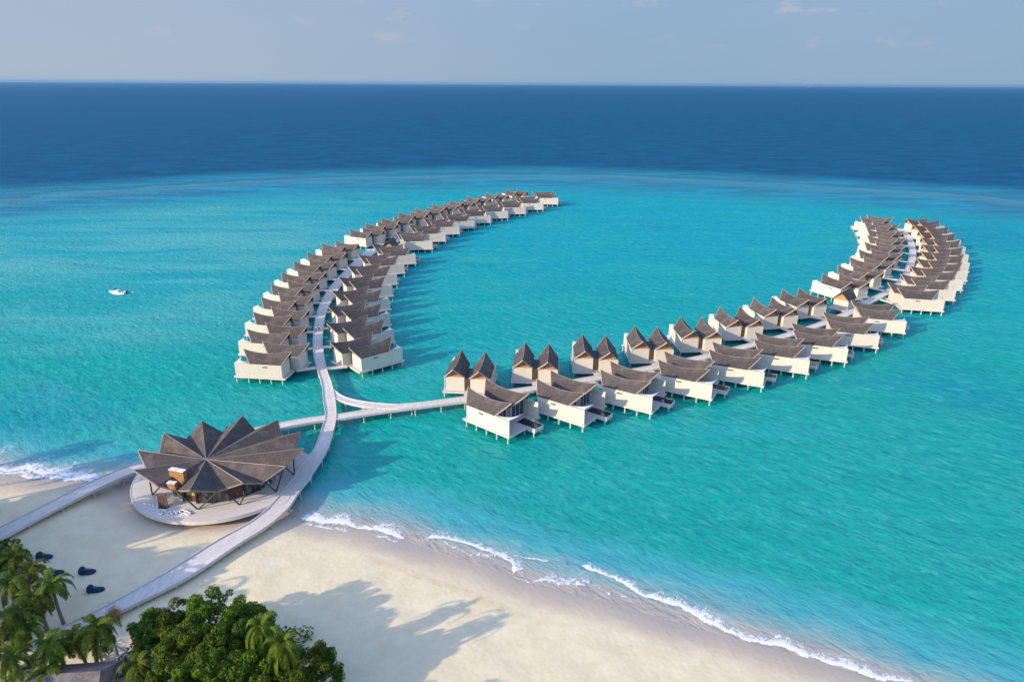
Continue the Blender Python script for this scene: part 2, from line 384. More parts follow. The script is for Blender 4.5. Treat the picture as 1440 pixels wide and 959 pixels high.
# ------------------------------------------------------------------ shared materials
m_cream = simple('cream_render', (0.61, 0.56, 0.46), 0.75, 0.03, 1.4, 0.05, vscale=(2.5,2.5,0.35), rnd=0.07)
m_edge = simple('pale_edge', (0.62, 0.58, 0.52), 0.7, 0.05, 2)
m_deck = simple('deck_boards', (0.50, 0.46, 0.43), 0.8, 0.10, 2.2, 0.1, vscale=(0.25,3,1))
m_wood = simple('gable_timber', (0.52, 0.26, 0.11), 0.6, 0.16, 5, 0.1, vscale=(1,1,4))
m_door = simple('door_timber', (0.26, 0.17, 0.09), 0.6, 0.15, 5)
m_pile = simple('pile', (0.58, 0.54, 0.47), 0.8, 0.15, 2)
m_dark = simple('dark_slot', (0.03, 0.025, 0.02), 0.5)
m_fas = simple('rake_board', (0.44, 0.345, 0.26), 0.7, 0.10, 3)
m_cap = simple('ridge_tile', (0.26, 0.22, 0.19), 0.8, 0.1, 3)
m_sail = simple('canvas', (0.74, 0.71, 0.66), 0.8, 0.03, 2)
m_pool = simple('pool_water', (0.004, 0.012, 0.028), 0.05, 0.2, 1, 0.05, spec=0.5)
m_flat = simple('flat_link_roof', (0.075, 0.08, 0.085), 0.8)
m_steel = simple('dark_steel', (0.035, 0.03, 0.028), 0.5)
def glass_mat(name, col):
    m, nt, b = new_mat(name)
    v = coord(nt, 'Object', (1, 1, 0.2)); n = noise(nt, v, 1.3, 2)
    L(nt, mixc(nt, maprange(nt, n, 0.4, 0.6), col, tuple(min(1, c*3+0.02) for c in col)), b.inputs['Base Color'])
    b.inputs['Roughness'].default_value = 0.06; b.inputs['Specular IOR Level'].default_value = 0.6; return m
m_glass = glass_mat('window_glass', (0.012, 0.022, 0.04))
def shingle(name, col, col2, rnd=0.12):
    m, nt, b = new_mat(name)
    v = coord(nt, 'Object')
    n = noise(nt, v, 5.5, 5, 0.75); big_ = noise(nt, v, 0.45, 4, 0.6); sp = noise(nt, v, 5, 4, 0.85)
    c = mixc(nt, maprange(nt, n, 0.32, 0.68), col2, col)
    c = mixc(nt, maprange(nt, big_, 0.45, 0.7, 0, 0.7), c, tuple(x*1.35 for x in col))
    c = mixc(nt, maprange(nt, sp, 0.56, 0.70, 0, 0.8), c, (0.23, 0.205, 0.18))
    oi = nt.nodes.new('ShaderNodeObjectInfo'); hs = nt.nodes.new('ShaderNodeHueSaturation')
    L(nt, c, hs.inputs['Color']); L(nt, maprange(nt, oi.outputs['Random'], 0, 1, 1-rnd, 1+rnd, False), hs.inputs['Value'])
    L(nt, hs.outputs[0], b.inputs['Base Color']); b.inputs['Roughness'].default_value = 0.9; b.inputs['Specular IOR Level'].default_value = 0.15
    wv = N(nt, 'ShaderNodeTexWave'); wv.bands_direction = 'Z'; L(nt, v, wv.inputs['Vector']); wv.inputs['Scale'].default_value = 2.6; wv.inputs['Distortion'].default_value = 0.6
    pr = bump(nt, None, wv.outputs[0], 0.2, 0.03); bump(nt, b, n, 0.5, 0.06, pr)
    return m
m_roof = shingle('shingle_roof', (0.098, 0.082, 0.073), (0.048, 0.042, 0.040))
m_roofp = shingle('pavilion_shingle', (0.112, 0.092, 0.078), (0.052, 0.045, 0.042), 0.0)

# ------------------------------------------------------------------ the water villa
EAVE, HALF, DZ = 4.60, 2.12, 1.47
def ridge(x):       # ridge height along x (0 .. 10.6), sagging in the middle
    t = min(max(x/10.6, 0), 1); return 6.8-0.75*4*t*(1-t)
def roof_mesh(name):
    nu, nv = 12, 6; m = MB()
    def P(u, s, dz=0):   # s -1..1
        a = abs(s); x = (1.55*a)*(1-u)+(10.6-2.05*a)*u
        xr = 10.6*u; e = EAVE-0.05
        z = e+(ridge(xr)-e)*(1-a)**1.08
        return (x, s*HALF, z+dz)
    top = [[P(i/nu, -1+2*j/(2*nv)) for j in range(2*nv+1)] for i in range(nu+1)]
    bot = [[P(i/nu, -1+2*j/(2*nv), -0.2) for j in range(2*nv+1)] for i in range(nu+1)]
    W = 2*nv+1; vs = [p for r in top for p in r]+[p for r in bot for p in r]; o = (nu+1)*W; fs = []
    for i in range(nu):
        for j in range(2*nv):
            a = i*W+j; fs += [(a, a+1, a+W+1, a+W), (o+a, o+a+W, o+a+W+1, o+a+1)]
    for i in range(nu): fs += [(i*W, (i+1)*W, o+(i+1)*W, o+i*W), (i*W+2*nv, o+i*W+2*nv, o+(i+1)*W+2*nv, (i+1)*W+2*nv)]
    for j in range(2*nv): fs += [(j, o+j, o+j+1, j+1), (nu*W+j, nu*W+j+1, o+nu*W+j+1, o+nu*W+j)]
    m.add(vs, fs); return m, P
def villa_proto(m, st, name='water_villa'):
    root = empty(name, (0, 0, 0))
    Y = 5.2; fl = m
    # deck: two abutting halves
    MB().box(0.9, 12.15, -2.35, 2.6, 1.2, DZ).box(0.9-st, 11.3, 2.6, Y+2.35, 1.2, DZ).obj('deck', m_deck, root, flipy=fl)
    MB().box(0.85, 12.2, -2.42, -2.353, 1.15, DZ+0.02).box(0.85-st, 11.35, Y+2.353, Y+2.42, 1.15, DZ+0.02).box(12.153, 12.22, -2.352, 2.6, 1.15, DZ+0.02).box(0.83, 0.897, -2.352, 2.6, 1.15, DZ+0.02).obj('deck_edge', m_edge, root, flipy=fl)
    pm = MB().tube([(0,0,-1.2),(0,0,1.25)], 0.16, 6).mesh('pile', m_pile)
    for x in (1.6, 4.1, 6.6, 9.1, 11.75): link('pile', pm, root, (x, -2.15*fl, 0))
    for x in (1.6-st, 4.4-st, 7.6-st, 10.8): link('pile', pm, root, (x, (Y+2.15)*fl, 0))
    for x in (3.0, 11.6): link('pile', pm, root, (x, 2.6*fl, 0))
    for k, (ox, oy, s) in enumerate(((0, 0, -1), (-st, Y, 1))):
        # body: walls that meet the gables; outer side is the long privacy wall
        w_ = MB(); yi = -s*1.95
        w_.box(ox+1.62, ox+1.80, oy-1.93, oy+1.93, DZ, EAVE-0.12)
        w_.box(ox+1.80, ox+8.0, min(oy+yi, oy+yi+s*0.16), max(oy+yi, oy+yi+s*0.16), DZ, EAVE-0.16)
        w_.obj('wall', m_cream, root, flipy=fl)
        yo = s*2.10; xe = 11.95 if k == 0 else 11.1+st*0
        a, b2 = sorted((oy+yo, oy+yo-s*0.16))
        zt = EAVE-0.14
        pw = MB().box(ox+1.55 if k == 0 else ox+1.55, xe, a, b2, 1.15, zt-0.04); pw.obj('privacy_wall', m_cream, root, flipy=fl)
        a, b2 = sorted((oy+yo+s*0.03, oy+yo-s*0.05))
        MB().box(ox+4.6, ox+5.75, a, b2, 3.62, 3.85).obj('window_slot', m_dark, root, flipy=fl)
        # roof
        rm, P = roof_mesh('roof'); rm.v = [(x+ox, y+oy, z) for x, y, z in rm.v]
        ro = rm.obj('roof', m_roof, root, flipy=fl)
        cap = MB().tube([(ox+10.6*i/14, oy, ridge(10.6*i/14)+0.0) for i in range(15)], 0.055, 5).obj('ridge_cap', m_cap, ro, flipy=fl)
        for u in (0, 1):
            off = -0.05 if u == 0 else 0.05
            q = [P(u, j/6) for j in range(-6, 7)]
            vs = [(x+ox+off+dx, y+oy, z-0.08+dz) for x, y, z in q for dx, dz in ((-0.05,-0.14),(0.05,-0.14),(0.05,0.10),(-0.05,0.10))]
            fs = [(4*i+k, 4*i+4+k, 4*i+4+(k+1)%4, 4*i+(k+1)%4) for i in range(12) for k in range(4)]+[(0,1,2,3), (48,51,50,49)]
            MB().add(vs, fs).obj('rake_board', m_fas, ro, flipy=fl)
        for gx, nm_ in ((1.60, 'gable'), (7.9, 'gable')):
            h = ridge(gx)-0.42
            vs = [(ox+gx+dx, oy+y, z) for dx in (-0.05, 0.05) for y, z in ((-1.98, EAVE-0.119), (1.98, EAVE-0.119), (0, h))]
            MB().add(vs, [(0,2,1),(3,4,5),(0,1,4,3),(1,2,5,4),(2,0,3,5)]).obj(nm_, m_wood, root, flipy=fl)
        g = MB().box(ox+7.90, ox+7.96, oy-1.78, oy+1.78, DZ, EAVE-0.12).obj('glass_door', m_glass, root, flipy=fl)
        fr = MB()
        for yy in (-1.78, -0.6, 0.6, 1.70): fr.box(ox+7.965, ox+8.02, oy+yy, oy+yy+0.09, DZ, EAVE-0.2)
        fr.box(ox+7.965, ox+8.02, oy-1.69, oy+1.70, EAVE-0.28, EAVE-0.201)
        fr.obj('door_frame', m_edge, g, flipy=fl)
    # corridor between the two houses, with the entrance door
    MB().box(2.7-st*0.5, 7.4-st*0.5, 1.96, Y-1.96, 3.95, 4.12).obj('link_roof', m_flat, root, flipy=fl)
    dr = MB().box(2.9-st*0.5, 3.0-st*0.5, 1.96, Y-1.96, DZ, 3.94).obj('entrance_door', m_door, root, flipy=fl)
    MB().box(2.84-st*0.5, 2.89-st*0.5, 2.95, 3.01, 2.4, 2.9).obj('door_handle', m_steel, dr, flipy=fl)
    # plunge pool hanging off the sea end
    pool = MB(); x0, x1, y0, y1 = 9.5, 14.0, 2.65, 5.1
    pool.box(x0, x1, y0, y0+0.06, 0.85, 1.70).box(x0, x1, y1-0.06, y1, 0.85, 1.70).box(x0, x0+0.06, y0+0.06, y1-0.06, 0.85, 1.70).box(x1-0.06, x1, y0+0.06, y1-0.06, 0.85, 1.68).box(x0+0.06, x1-0.06, y0+0.06, y1-0.06, 0.85, 1.2)
    po = pool.obj('plunge_pool', m_edge, root, flipy=fl)
    MB().box(x0+0.062, x1-0.062, y0+0.062, y1-0.062, 1.21, 1.67).obj('pool_water', m_pool, po, flipy=fl)
    for y in (2.85, 4.9): link('pile', pm, root, (13.6, y*fl, -0.3))
    # canvas shade stretched from the privacy wall
    A_ = Vector((8.9, -1.93, 4.56)); B_ = Vector((11.8, -1.93, 4.48)); D_ = Vector((12.1, 1.5, 4.55))
    vs = []; n = 8
    for i in range(n+1):
        t = i/n
        top_ = A_.lerp(B_, t)
        bot_ = A_.lerp(D_, t)+Vector((0.55*math.sin(math.pi*t), -0.9*math.sin(math.pi*t), 0))
        for j in range(5):
            q = top_.lerp(bot_, j/4); q.z -= 0.15*math.sin(math.pi*j/4)*t; vs.append(q)
    fs = [(i*5+j, i*5+j+1, i*5+j+6, i*5+j+5) for i in range(n) for j in range(4)]
    sa = MB().add(vs, fs).obj('sun_shade', m_sail, root, flipy=fl, recalc=False, smooth=True)
    sm = sa.modifiers.new('thick', 'SOLIDIFY'); sm.thickness = 0.04
    return root

VR = dict(
 R=[(-8.17, 118.22, -40.3), (4.85, 122.16, -36.1), (17.64, 126.99, -32.2), (30.16, 132.55, -28.6), (42.24, 138.5, -25.4), (54.02, 144.94, -22.5), (65.19, 151.44, -19.9), (76.5, 159.96, -17.6), (88.37, 170.24, -15.7)],
 B=[(-11.71, 126.74, 84.5), (2.17, 131.81, 85.9), (15.57, 137.18, 87.9), (28.91, 143.23, 90.6), (41.87, 150.22, 94.0), (54.68, 158.62, 98.1), (66.87, 166.97, 102.8), (78.56, 175.71, 108.3)],
 RL=[(98.19, 193.6, 115.2), (108.25, 204.43, 120.5), (117.82, 215.87, 125.2), (126.62, 227.59, 129.4), (134.96, 240.21, 133.2), (142.18, 252.85, 136.3), (148.38, 265.72, 139.0), (154.25, 280.0, 141.2), (159.21, 294.25, 142.8)],
 RR=[(108.38, 187.81, -12.3), (117.56, 197.61, -8.8), (126.04, 207.64, -5.5), (133.98, 217.96, -2.4), (141.49, 228.81, 0.5), (148.3, 239.91, 3.2), (154.64, 251.55, 5.6), (160.39, 263.54, 7.8), (165.65, 276.52, 9.8), (170.31, 290.46, 11.5)],
 LL=[(-46.56, 135.85, 172.6), (-50.5, 147.85, 169.1), (-53.72, 160.03, 165.9), (-56.23, 172.19, 162.9), (-58.04, 184.51, 160.2), (-59.37, 197.14, 157.6), (-59.71, 209.9, 155.3), (-59.39, 222.88, 153.2), (-58.22, 236.61, 151.4)],
 LR=[(-34.99, 138.51, 41.1), (-39.18, 151.27, 38.0), (-42.48, 164.33, 34.7), (-44.99, 177.81, 31.3), (-46.68, 191.54, 27.8), (-47.55, 205.26, 24.1), (-47.4, 219.29, 20.3), (-45.58, 233.19, 16.3)],
 UL=[(-53.68, 261.67, 153.0), (-50.6, 273.89, 148.2), (-46.62, 285.07, 143.8), (-41.94, 297.62, 139.7), (-36.58, 308.86, 135.9), (-30.54, 320.53, 132.5), (-23.82, 331.79, 129.4), (-16.47, 343.57, 126.6), (-7.68, 355.46, 124.2), (2.16, 367.75, 122.1)],
 UR=[(-42.28, 257.2, 8.2), (-38.62, 270.61, 12.5), (-34.16, 284.24, 15.1), (-28.53, 296.95, 16.1), (-21.92, 309.62, 15.4), (-14.3, 321.61, 13.2), (-5.9, 333.78, 9.3), (3.14, 347.06, 3.8), (11.67, 364.47, -3.3)])
ORD = ['nearest', 'second', 'third', 'fourth', 'fifth', 'sixth', 'seventh', 'eighth', 'ninth', 'farthest']
ROWS = dict(
 R=(1, 0.25, "cream water villa with a sagging double roof, %s along the right arm's open-sea side", 'villas on the open-sea side of the right arm'),
 B=(-1, 0.5, "twin gabled villa with orange timber gables, %s along the right arm's inner side", 'gabled villas on the inner side of the right arm'),
 RL=(-1, 1.7, "cream villa, %s in the left row of the far right cluster", 'villas in the left row of the far right cluster'),
 RR=(1, 1.2, "cream villa, %s in the right row of the far right cluster", 'villas in the right row of the far right cluster'),
 LL=(-1, 1.7, "cream water villa, %s in the outer left row of the left arm", 'villas in the outer row of the left arm'),
 LR=(1, 1.7, "shaded villa, %s in the lagoon-side row of the left arm", 'villas in the lagoon-side row of the left arm'),
 UL=(-1, 1.9, "brown-roofed villa, %s in the back row at the left arm's far tip", 'villas in the back row of the far tip'),
 UR=(1, 1.7, "white-walled villa, %s in the front row at the left arm's far tip", 'villas in the front row of the far tip'))

# ------------------------------------------------------------------ boardwalks
WZ = 1.6
def prs(l): return [(at(a, b, WZ), at(c, d, WZ)) for a, b, c, d in l]
PA = prs([(-20,940,0,960),(20,915,40,930),(83,883,100,897),(143,855,170,860),(233,805,262,814),(300,763,330,769),(347,737,376,740),(376,715,405,715),(398,690,420,693),(420,660,438,668),(437,638,454,644),(445,624,463,627),(453,600,469,607),(457,584,473,586),(454,561,472,565),(452,540,467,541),(446,521,460,520),(441,500,456,500),(440,479,453.5,479),(442,458,455.5,458),(445,442,458,442),(451,426,464,427.5),(459,411,472,414),(468,399,480,401.5),(480,386,491,390),(493,372.5,505,377),(505,360.5,517,364.5),(517,350,529,354)])
PB = prs([(-70,772,-62,792),(0,741,4,757),(47,718,52,731),(94,694,100,706),(156,665,162,676),(200,649,206,659),(300,616,303,625),(392,595,394,603),(455,585,456,591.5),(474,583,475,590),(526,574.5,530,581.5),(564,569,567,576.5),(600,565,602,572),(645,559,646,566.5),(657,557,658,565.5)])
PC = prs([(466,545,469,560),(478,555,481,564.5),(489,560,492,568),(503,563.3,506,571),(516,565.5,519,573),(530,567,534,574.6),(543,568.2,546,575.4),(560,568.8,562,575.6),(577,567.2,579,574)])
ctr = [(658,561),(700,554),(756,546),(827,534),(911,518.5),(985,503.5),(1051,487),(1106,472),(1152,457),(1192,441),(1215,427.5),(1250,410),(1270,394),(1280.5,372),(1283.5,357),(1282.3,346),(1279,336.5),(1273,328.5),(1265,321.5)]
PDc = spline([tuple(at(u, v, WZ))[:2] for u, v in ctr], 3)
def tipmean(a, b):
    out = []
    for p, q in zip(VR[a], VR[b]):
        s = 0
        pts = []
        for (x, y, z_), (mm, st) in ((p, ROWS[a][:2]), (q, ROWS[b][:2])):
            c, s_ = math.cos(R(z_)), math.sin(R(z_))
            pts += [(x, y), (x-st*c-s_*5.2*mm, y-st*s_+c*5.2*mm)]
        out.append(tuple(np.mean(np.array(pts), 0)))
    return out
PEc = spline([tuple(at(523, 352, WZ))[:2], tuple(at(545, 345.5, WZ))[:2]]+tipmean('UL', 'UR')[1:]+[(8.5, 369.0)], 3)
def centre_pairs(cl, wid):
    out = []
    for i, p in enumerate(cl):
        t = cl[min(i+1, len(cl)-1)]-cl[max(i-1, 0)]; t = t/np.linalg.norm(t); n = np.array((-t[1], t[0]))*wid/2
        out.append((Vector((*(p+n), WZ)), Vector((*(p-n), WZ))))
    return out
def smooth_pairs(pr, step=1.5):
    a = spline([tuple(p[0])[:2]+tuple(p[1])[:2] for p in pr], step)
    return [(Vector((q[0], q[1], WZ)), Vector((q[2], q[3], WZ))) for q in a]
pilem = MB().tube([(0,0,-1.5),(0,0,1.3)], 0.15, 6).mesh('pile', m_pile)
walk_pts = []
def boardwalk(pr, label, zoff=0.0, rail='both', pstep=4.2):
    root = empty('boardwalk', pr[0][0].to_2d().to_3d()); tag(root, label, 'boardwalk')
    o = root.location
    def ribbon(name, mat, s0, s1, z0, z1):
        m = MB(); vs = []
        for a, b_ in pr:
            d_ = (b_-a); l = d_.length; d_ = d_/l
            p = a+d_*s0 if s0 >= 0 else b_+d_*s0 if s0 > -9 else a
            q = a+d_*s1 if s1 > 0 else b_+d_*s1
            for r_, z in ((p, z0), (q, z0), (q, z1), (p, z1)): vs.append((r_.x-o.x, r_.y-o.y, z+zoff))
        n = len(pr); fs = [(0,1,2,3), tuple(4*(n-1)+k for k in (3,2,1,0))]
        for i in range(n-1):
            for k in range(4): fs.append((4*i+k, 4*i+4+k, 4*i+4+(k+1)%4, 4*i+(k+1)%4))
        return m.add(vs, fs).obj(name, mat, root)
    ribbon('deck', m_path, 0.0, -0.0001, WZ-0.28, WZ)
    if rail == 'both':
        ribbon('kerb', m_edge, 0.0, 0.13, WZ+0.003, WZ+0.16); ribbon('kerb', m_edge, -0.13, -0.0001, WZ+0.003, WZ+0.16)
    acc = 0; last = (pr[0][0]+pr[0][1])/2; cnt = 0
    for a, b_ in pr:
        mid_ = (a+b_)/2; acc += (mid_-last).length; last = mid_
        walk_pts.append((mid_.x, mid_.y))
        if acc > pstep and cnt < 48:
            acc = 0; cnt += 1
            for q in (a.lerp(b_, 0.12), a.lerp(b_, 0.88)): link('pile', pilem, root, (q.x-o.x, q.y-o.y, zoff))
    return root
m_path, nt, b = new_mat('walkway_boards')
v = coord(nt, 'Object'); wn = noise(nt, coord(nt, 'Object', (3,0.5,1)), 1.5, 5, 0.7); wv2 = noise(nt, v, 0.25, 4, 0.6)
c = mixc(nt, maprange(nt, wn, 0.35, 0.65), (0.55, 0.50, 0.435), (0.68, 0.63, 0.55))
c = mixc(nt, maprange(nt, wv2, 0.4, 0.7, 0, 0.4), c, (0.52, 0.45, 0.39)); L(nt, c, b.inputs['Base Color']); b.inputs['Roughness'].default_value = 0.8
bump(nt, b, wn, 0.3, 0.03)
boardwalk(smooth_pairs(PA), 'long pale boardwalk curving from the beach trees past the pavilion to the left arm')
boardwalk(smooth_pairs(PB), 'straight pale boardwalk from the left beach behind the pavilion to the right arm', 0.006)
boardwalk(smooth_pairs(PC), 'short curved boardwalk linking the left arm to the right arm', 0.012)
boardwalk(centre_pairs(PDc, 2.3), 'boardwalk winding between the two rows of villas on the right arm', 0.018, pstep=6.5)
boardwalk(centre_pairs(PEc, 2.4), 'boardwalk between the villas at the far tip of the left arm', 0.018, pstep=6.5)
WP = np.array(walk_pts)

protos = {}
for row, (mm, st, lab, grp) in ROWS.items():
    n = len(VR[row])
    for i, (x, y, a) in enumerate(VR[row]):
        key = (mm, st)
        if key not in protos: o = protos[key] = villa_proto(mm, st)
        else: o = copy_tree(protos[key])
        # drop a footbridge inherited from the first of the kind
        for ch in list(o.children):
            if ch.name.startswith('footbridge'): bpy.data.objects.remove(ch)
        o.location = (x, y, 0); o.rotation_euler = (0, 0, R(a))
        word = ORD[i] if i < n-1 else 'farthest'
        tag(o, lab % word, 'villa', grp)
        # footbridge from the entrance to the nearest point of the boardwalk
        c, s = math.cos(R(a)), math.sin(R(a))
        ex, ey = 0.9-st*0.5, 2.6*mm
        wx, wy = x+ex*c-ey*s, y+ex*s+ey*c
        dd = np.hypot(WP[:,0]-wx, WP[:,1]-wy)+ 0.35*np.maximum(0, (WP[:,0]-wx)*c+(WP[:,1]-wy)*s)
        k = int(np.argmin(dd)); tx, ty = WP[k]-np.array((wx, wy))
        lx, ly = tx*c+ty*s, -tx*s+ty*c; ln = max(1.0, math.hypot(lx, ly)-0.6); ang = math.atan2(ly, lx)
        if math.hypot(lx, ly) < 14:
            MB().box(-0.5, ln, -0.62, 0.62, 1.36, 1.575, ang, (ex, ey)).obj('footbridge', m_path, o)

# huts where the arms turn
def hut(px, py, ang, w_, l_, label):
    o = empty('junction_hut', (px, py, 0), ang); tag(o, label, 'hut', 'huts where the boardwalk turns')
    MB().box(-0.8, l_+0.8, -w_/2-0.8, w_/2+0.8, 1.30, 1.598).obj('deck', m_deck, o)
    for x in (-0.4, l_+0.4):
        for y in (-w_/2-0.4, w_/2+0.4): link('pile', pilem, o, (x, y, 0))
    MB().box(0.4, l_-0.2, -w_/2+0.15, w_/2-0.15, 1.60, 4.2).obj('wall', m_cream, o)
    MB().add([(0.3+dx, y, z) for dx in (0, 0.1) for y, z in ((-w_/2+0.1, 4.2), (w_/2-0.1, 4.2), (0, 6.0))], [(0,2,1),(3,4,5),(0,1,4,3),(1,2,5,4),(2,0,3,5)]).obj('gable', m_wood, o)
    vs = []; n = 8
    for i in range(n+1):
        t = i/n; zr = 6.6-0.35*4*t*(1-t)+0.3*t
        for s in (-1, -0.5, 0, 0.5, 1):
            a = abs(s); x = (-0.7+0.5*a)*(1-t)+(l_+0.9-0.9*a)*t
            vs.append((x, s*(w_/2+0.25), 4.15+(zr-4.15)*(1-a)))
    fs = [(i*5+j, i*5+j+1, i*5+j+6, i*5+j+5) for i in range(n) for j in range(4)]
    r_ = MB().add(vs, fs).obj('roof', m_roof, o, recalc=False); sm = r_.modifiers.new('thick', 'SOLIDIFY'); sm.thickness = 0.2; sm.offset = 0
    MB().tube([vs[i*5+2] for i in range(n+1)], 0.09, 5).obj('ridge_cap', m_fas, r_)
a1 = at(1184, 411, 6.6); b1 = at(1201, 401, 6.9)
hut(a1.x+0.3, a1.y+0.4, math.atan2(b1.y-a1.y, b1.x-a1.x), 4.3, 5.2, 'small hut with a bright timber gable where the right arm turns')
a1 = at(543.3, 339, 6.6); b1 = at(551.7, 332.2, 6.9)
hut(a1.x+0.3, a1.y+0.4, math.atan2(b1.y-a1.y, b1.x-a1.x), 4.3, 5.2, 'small dark-roofed hut where the left arm bends towards its far tip')

# ------------------------------------------------------------------ the star-roofed pavilion
def c5(x, y, z): return at(180+x/5.538, 580+y/5.538, z)
PC0 = Vector((-45.5, 96.6)); PR = 13.7
dk = empty('round_deck', (PC0.x, PC0.y, 0), 0, 'large round pale deck under the star-roofed pavilion', 'deck')
def deck_r(t): return PR-2.9*math.exp(-((math.degrees(t)-38)/26)**2)
circ = [(deck_r(t)*math.cos(t), deck_r(t)*math.sin(t)) for t in np.linspace(0, 2*math.pi, 97)[:-1]]
m_rdeck, nt, b = new_mat('round_deck_boards')
v = coord(nt, 'Object'); wn = noise(nt, coord(nt, 'Object', (0.4,4,1), (0,0,R(20))), 1.2, 5, 0.7); wv2 = noise(nt, v, 0.2, 4, 0.6)
c = mixc(nt, maprange(nt, wn, 0.35, 0.65), (0.54, 0.50, 0.44), (0.66, 0.61, 0.54))
c = mixc(nt, maprange(nt, wv2, 0.45, 0.7, 0, 0.5), c, (0.56, 0.49, 0.41)); L(nt, c, b.inputs['Base Color']); b.inputs['Roughness'].default_value = 0.8; bump(nt, b, wn, 0.25, 0.03)
MB().prism(circ, 1.25, WZ+0.03).obj('deck', m_rdeck, dk)
ring = MB(); n = 96
vs = [(r_*math.cos(t), r_*math.sin(t), z) for t in np.linspace(0, 2*math.pi, n+1)[:-1] for r_, z in ((deck_r(t)+0.003, 1.1), (deck_r(t)+0.16, 1.1), (deck_r(t)+0.16, WZ+0.07), (deck_r(t)+0.003, WZ+0.07))]
ring.add(vs, [(4*i+k, 4*((i+1)%n)+k, 4*((i+1)%n)+(k+1)%4, 4*i+(k+1)%4) for i in range(n) for k in range(4)]).obj('rim', m_edge, dk)
for rr, k in ((10.4, 18), (6, 10)):
    for i in range(k): link('pile', pilem, dk, (rr*math.cos(i*2*math.pi/k), rr*math.sin(i*2*math.pi/k), 0))
# filler wedge between the round deck and the boardwalk
wedge = [c5(1105,742,WZ), c5(1230,705,WZ), at(428,664,WZ), at(437,640,WZ), c5(1340,300,WZ), c5(1180,420,WZ), c5(1000,640,WZ)]
MB().prism([(p.x-PC0.x, p.y-PC0.y) for p in wedge], 1.27, WZ+0.042).obj('apron', m_rdeck, dk)

pv_ = empty('star_pavilion', (PC0.x, PC0.y, 0), 0, 'beach pavilion with a dark shingled star-shaped roof on slanting steel legs', 'pavilion')
def loc(p): return (p.x-PC0.x, p.y-PC0.y, p.z)
hub = c5(608, 370, 5.15)
TZ, VZ = 6.35, 4.55
rim = [('t',50,455,5.9),('v',145,440,4.9),('t',80,300,TZ),('v',245,320,VZ),('t',280,165,TZ),('v',460,210,VZ),('t',575,70,TZ),('v',735,155,VZ),('t',893,30,TZ),('v',990,140,VZ),('t',1165,65,TZ),('v',1195,185,VZ+0.3),('t',1345,155,TZ),('v',1300,285,VZ+0.4),('t',1372,285,TZ),('v',1235,417,VZ+0.4),('t',1222,425,6.1),('v',1040,550,VZ),('t',895,552,6.0),('v',700,615,VZ),('t',482,610,6.9),('v',385,612,3.9),('v',225,570,5.2)]
vs = [loc(hub)]+[loc(c5(x, y, z)) for _, x, y, z in rim]
n = len(rim)
fs = [(0, 1+i, 1+(i+1) % n) for i in range(n)]
# subdivide fan so the faces are real mesh with thickness
ro = MB().add(vs, fs).obj('roof', m_roofp, pv_, recalc=False)
sm = ro.modifiers.new('thick', 'SOLIDIFY'); sm.thickness = 0.28; sm.offset = 0
for i, (k, *_r) in enumerate(rim):
    if k == 't':
        a_, b_ = Vector(vs[0]), Vector(vs[1+i])
        MB().tube([a_+Vector((0,0,0.10)), b_+Vector((0,0,0.14))], 0.05, 5).obj('ridge_cap', m_fas if i in (2,16,18,20) else m_cap, ro)
fa = MB()
for i in range(n):
    a_, b_ = Vector(vs[1+i]), Vector(vs[1+(i+1) % n]); fa.tube([a_+Vector((0,0,-0.02)), b_+Vector((0,0,-0.02))], 0.13, 4)
fa.obj('fascia', simple('fascia_board', (0.27, 0.20, 0.15), 0.7), ro)
stm = []
for (bx, by), tops in (((190,640),((172,545,5.1),(250,578,4.9))), ((545,755),((385,612,4.6),(690,622,4.5))), ((870,720),((742,600,4.6),(958,545,5.3))), ((1155,615),((1062,540,4.7),(1208,440,5.6))), ((1295,488),((1225,425,5.2),(1290,365,5.8)))):
    p = c5(bx, by, WZ)
    for tx, ty, tz in tops:
        q = c5(tx, ty, tz); MB().tube([loc(p), loc(q)], 0.11, 6).obj('strut', m_steel, pv_)
for ang in (40, 80, 120, 155):
    b0 = Vector((9.6*math.cos(R(ang)), 9.6*math.sin(R(ang)), WZ))
    for da in (-13, 13): MB().tube([b0, (10.2*math.cos(R(ang+da)), 10.2*math.sin(R(ang+da))-1.0, 4.9)], 0.11, 6).obj('strut', m_steel, pv_)
# inner restaurant: dark glazed drum with timber mullions and a lit yellow counter panel
m_pane = glass_mat('drum_glass', (0.02, 0.022, 0.02))
dr = MB(); k = 22; RC = (0.3, -1.2); DR = 9.3
drum = [(RC[0]+DR*math.cos(2*math.pi*i/k), RC[1]+DR*math.sin(2*math.pi*i/k)) for i in range(k)]
MB().prism([(RC[0]+(x-RC[0])*0.84, RC[1]+(y-RC[1])*0.84) for x, y in drum], WZ+0.04, 4.0).obj('drum_wall', simple('drum_timber', (0.11, 0.065, 0.035), 0.6), pv_)
gl = MB()
for i in range(k):
    if i % 3 == 0: continue
    a_, b_ = drum[i], drum[(i+1) % k]; nx, ny = (a_[0]+b_[0])/2-RC[0], (a_[1]+b_[1])/2-RC[1]; l_ = math.hypot(nx, ny)
    f_ = 0.86
    A2 = [(RC[0]+(q[0]-RC[0])*s_, RC[1]+(q[1]-RC[1])*s_) for s_ in (f_, f_+0.006) for q in (a_, b_)]
    MB().prism([A2[0], A2[1], A2[3], A2[2]], WZ+0.05, 3.9).obj('window', m_pane, pv_)

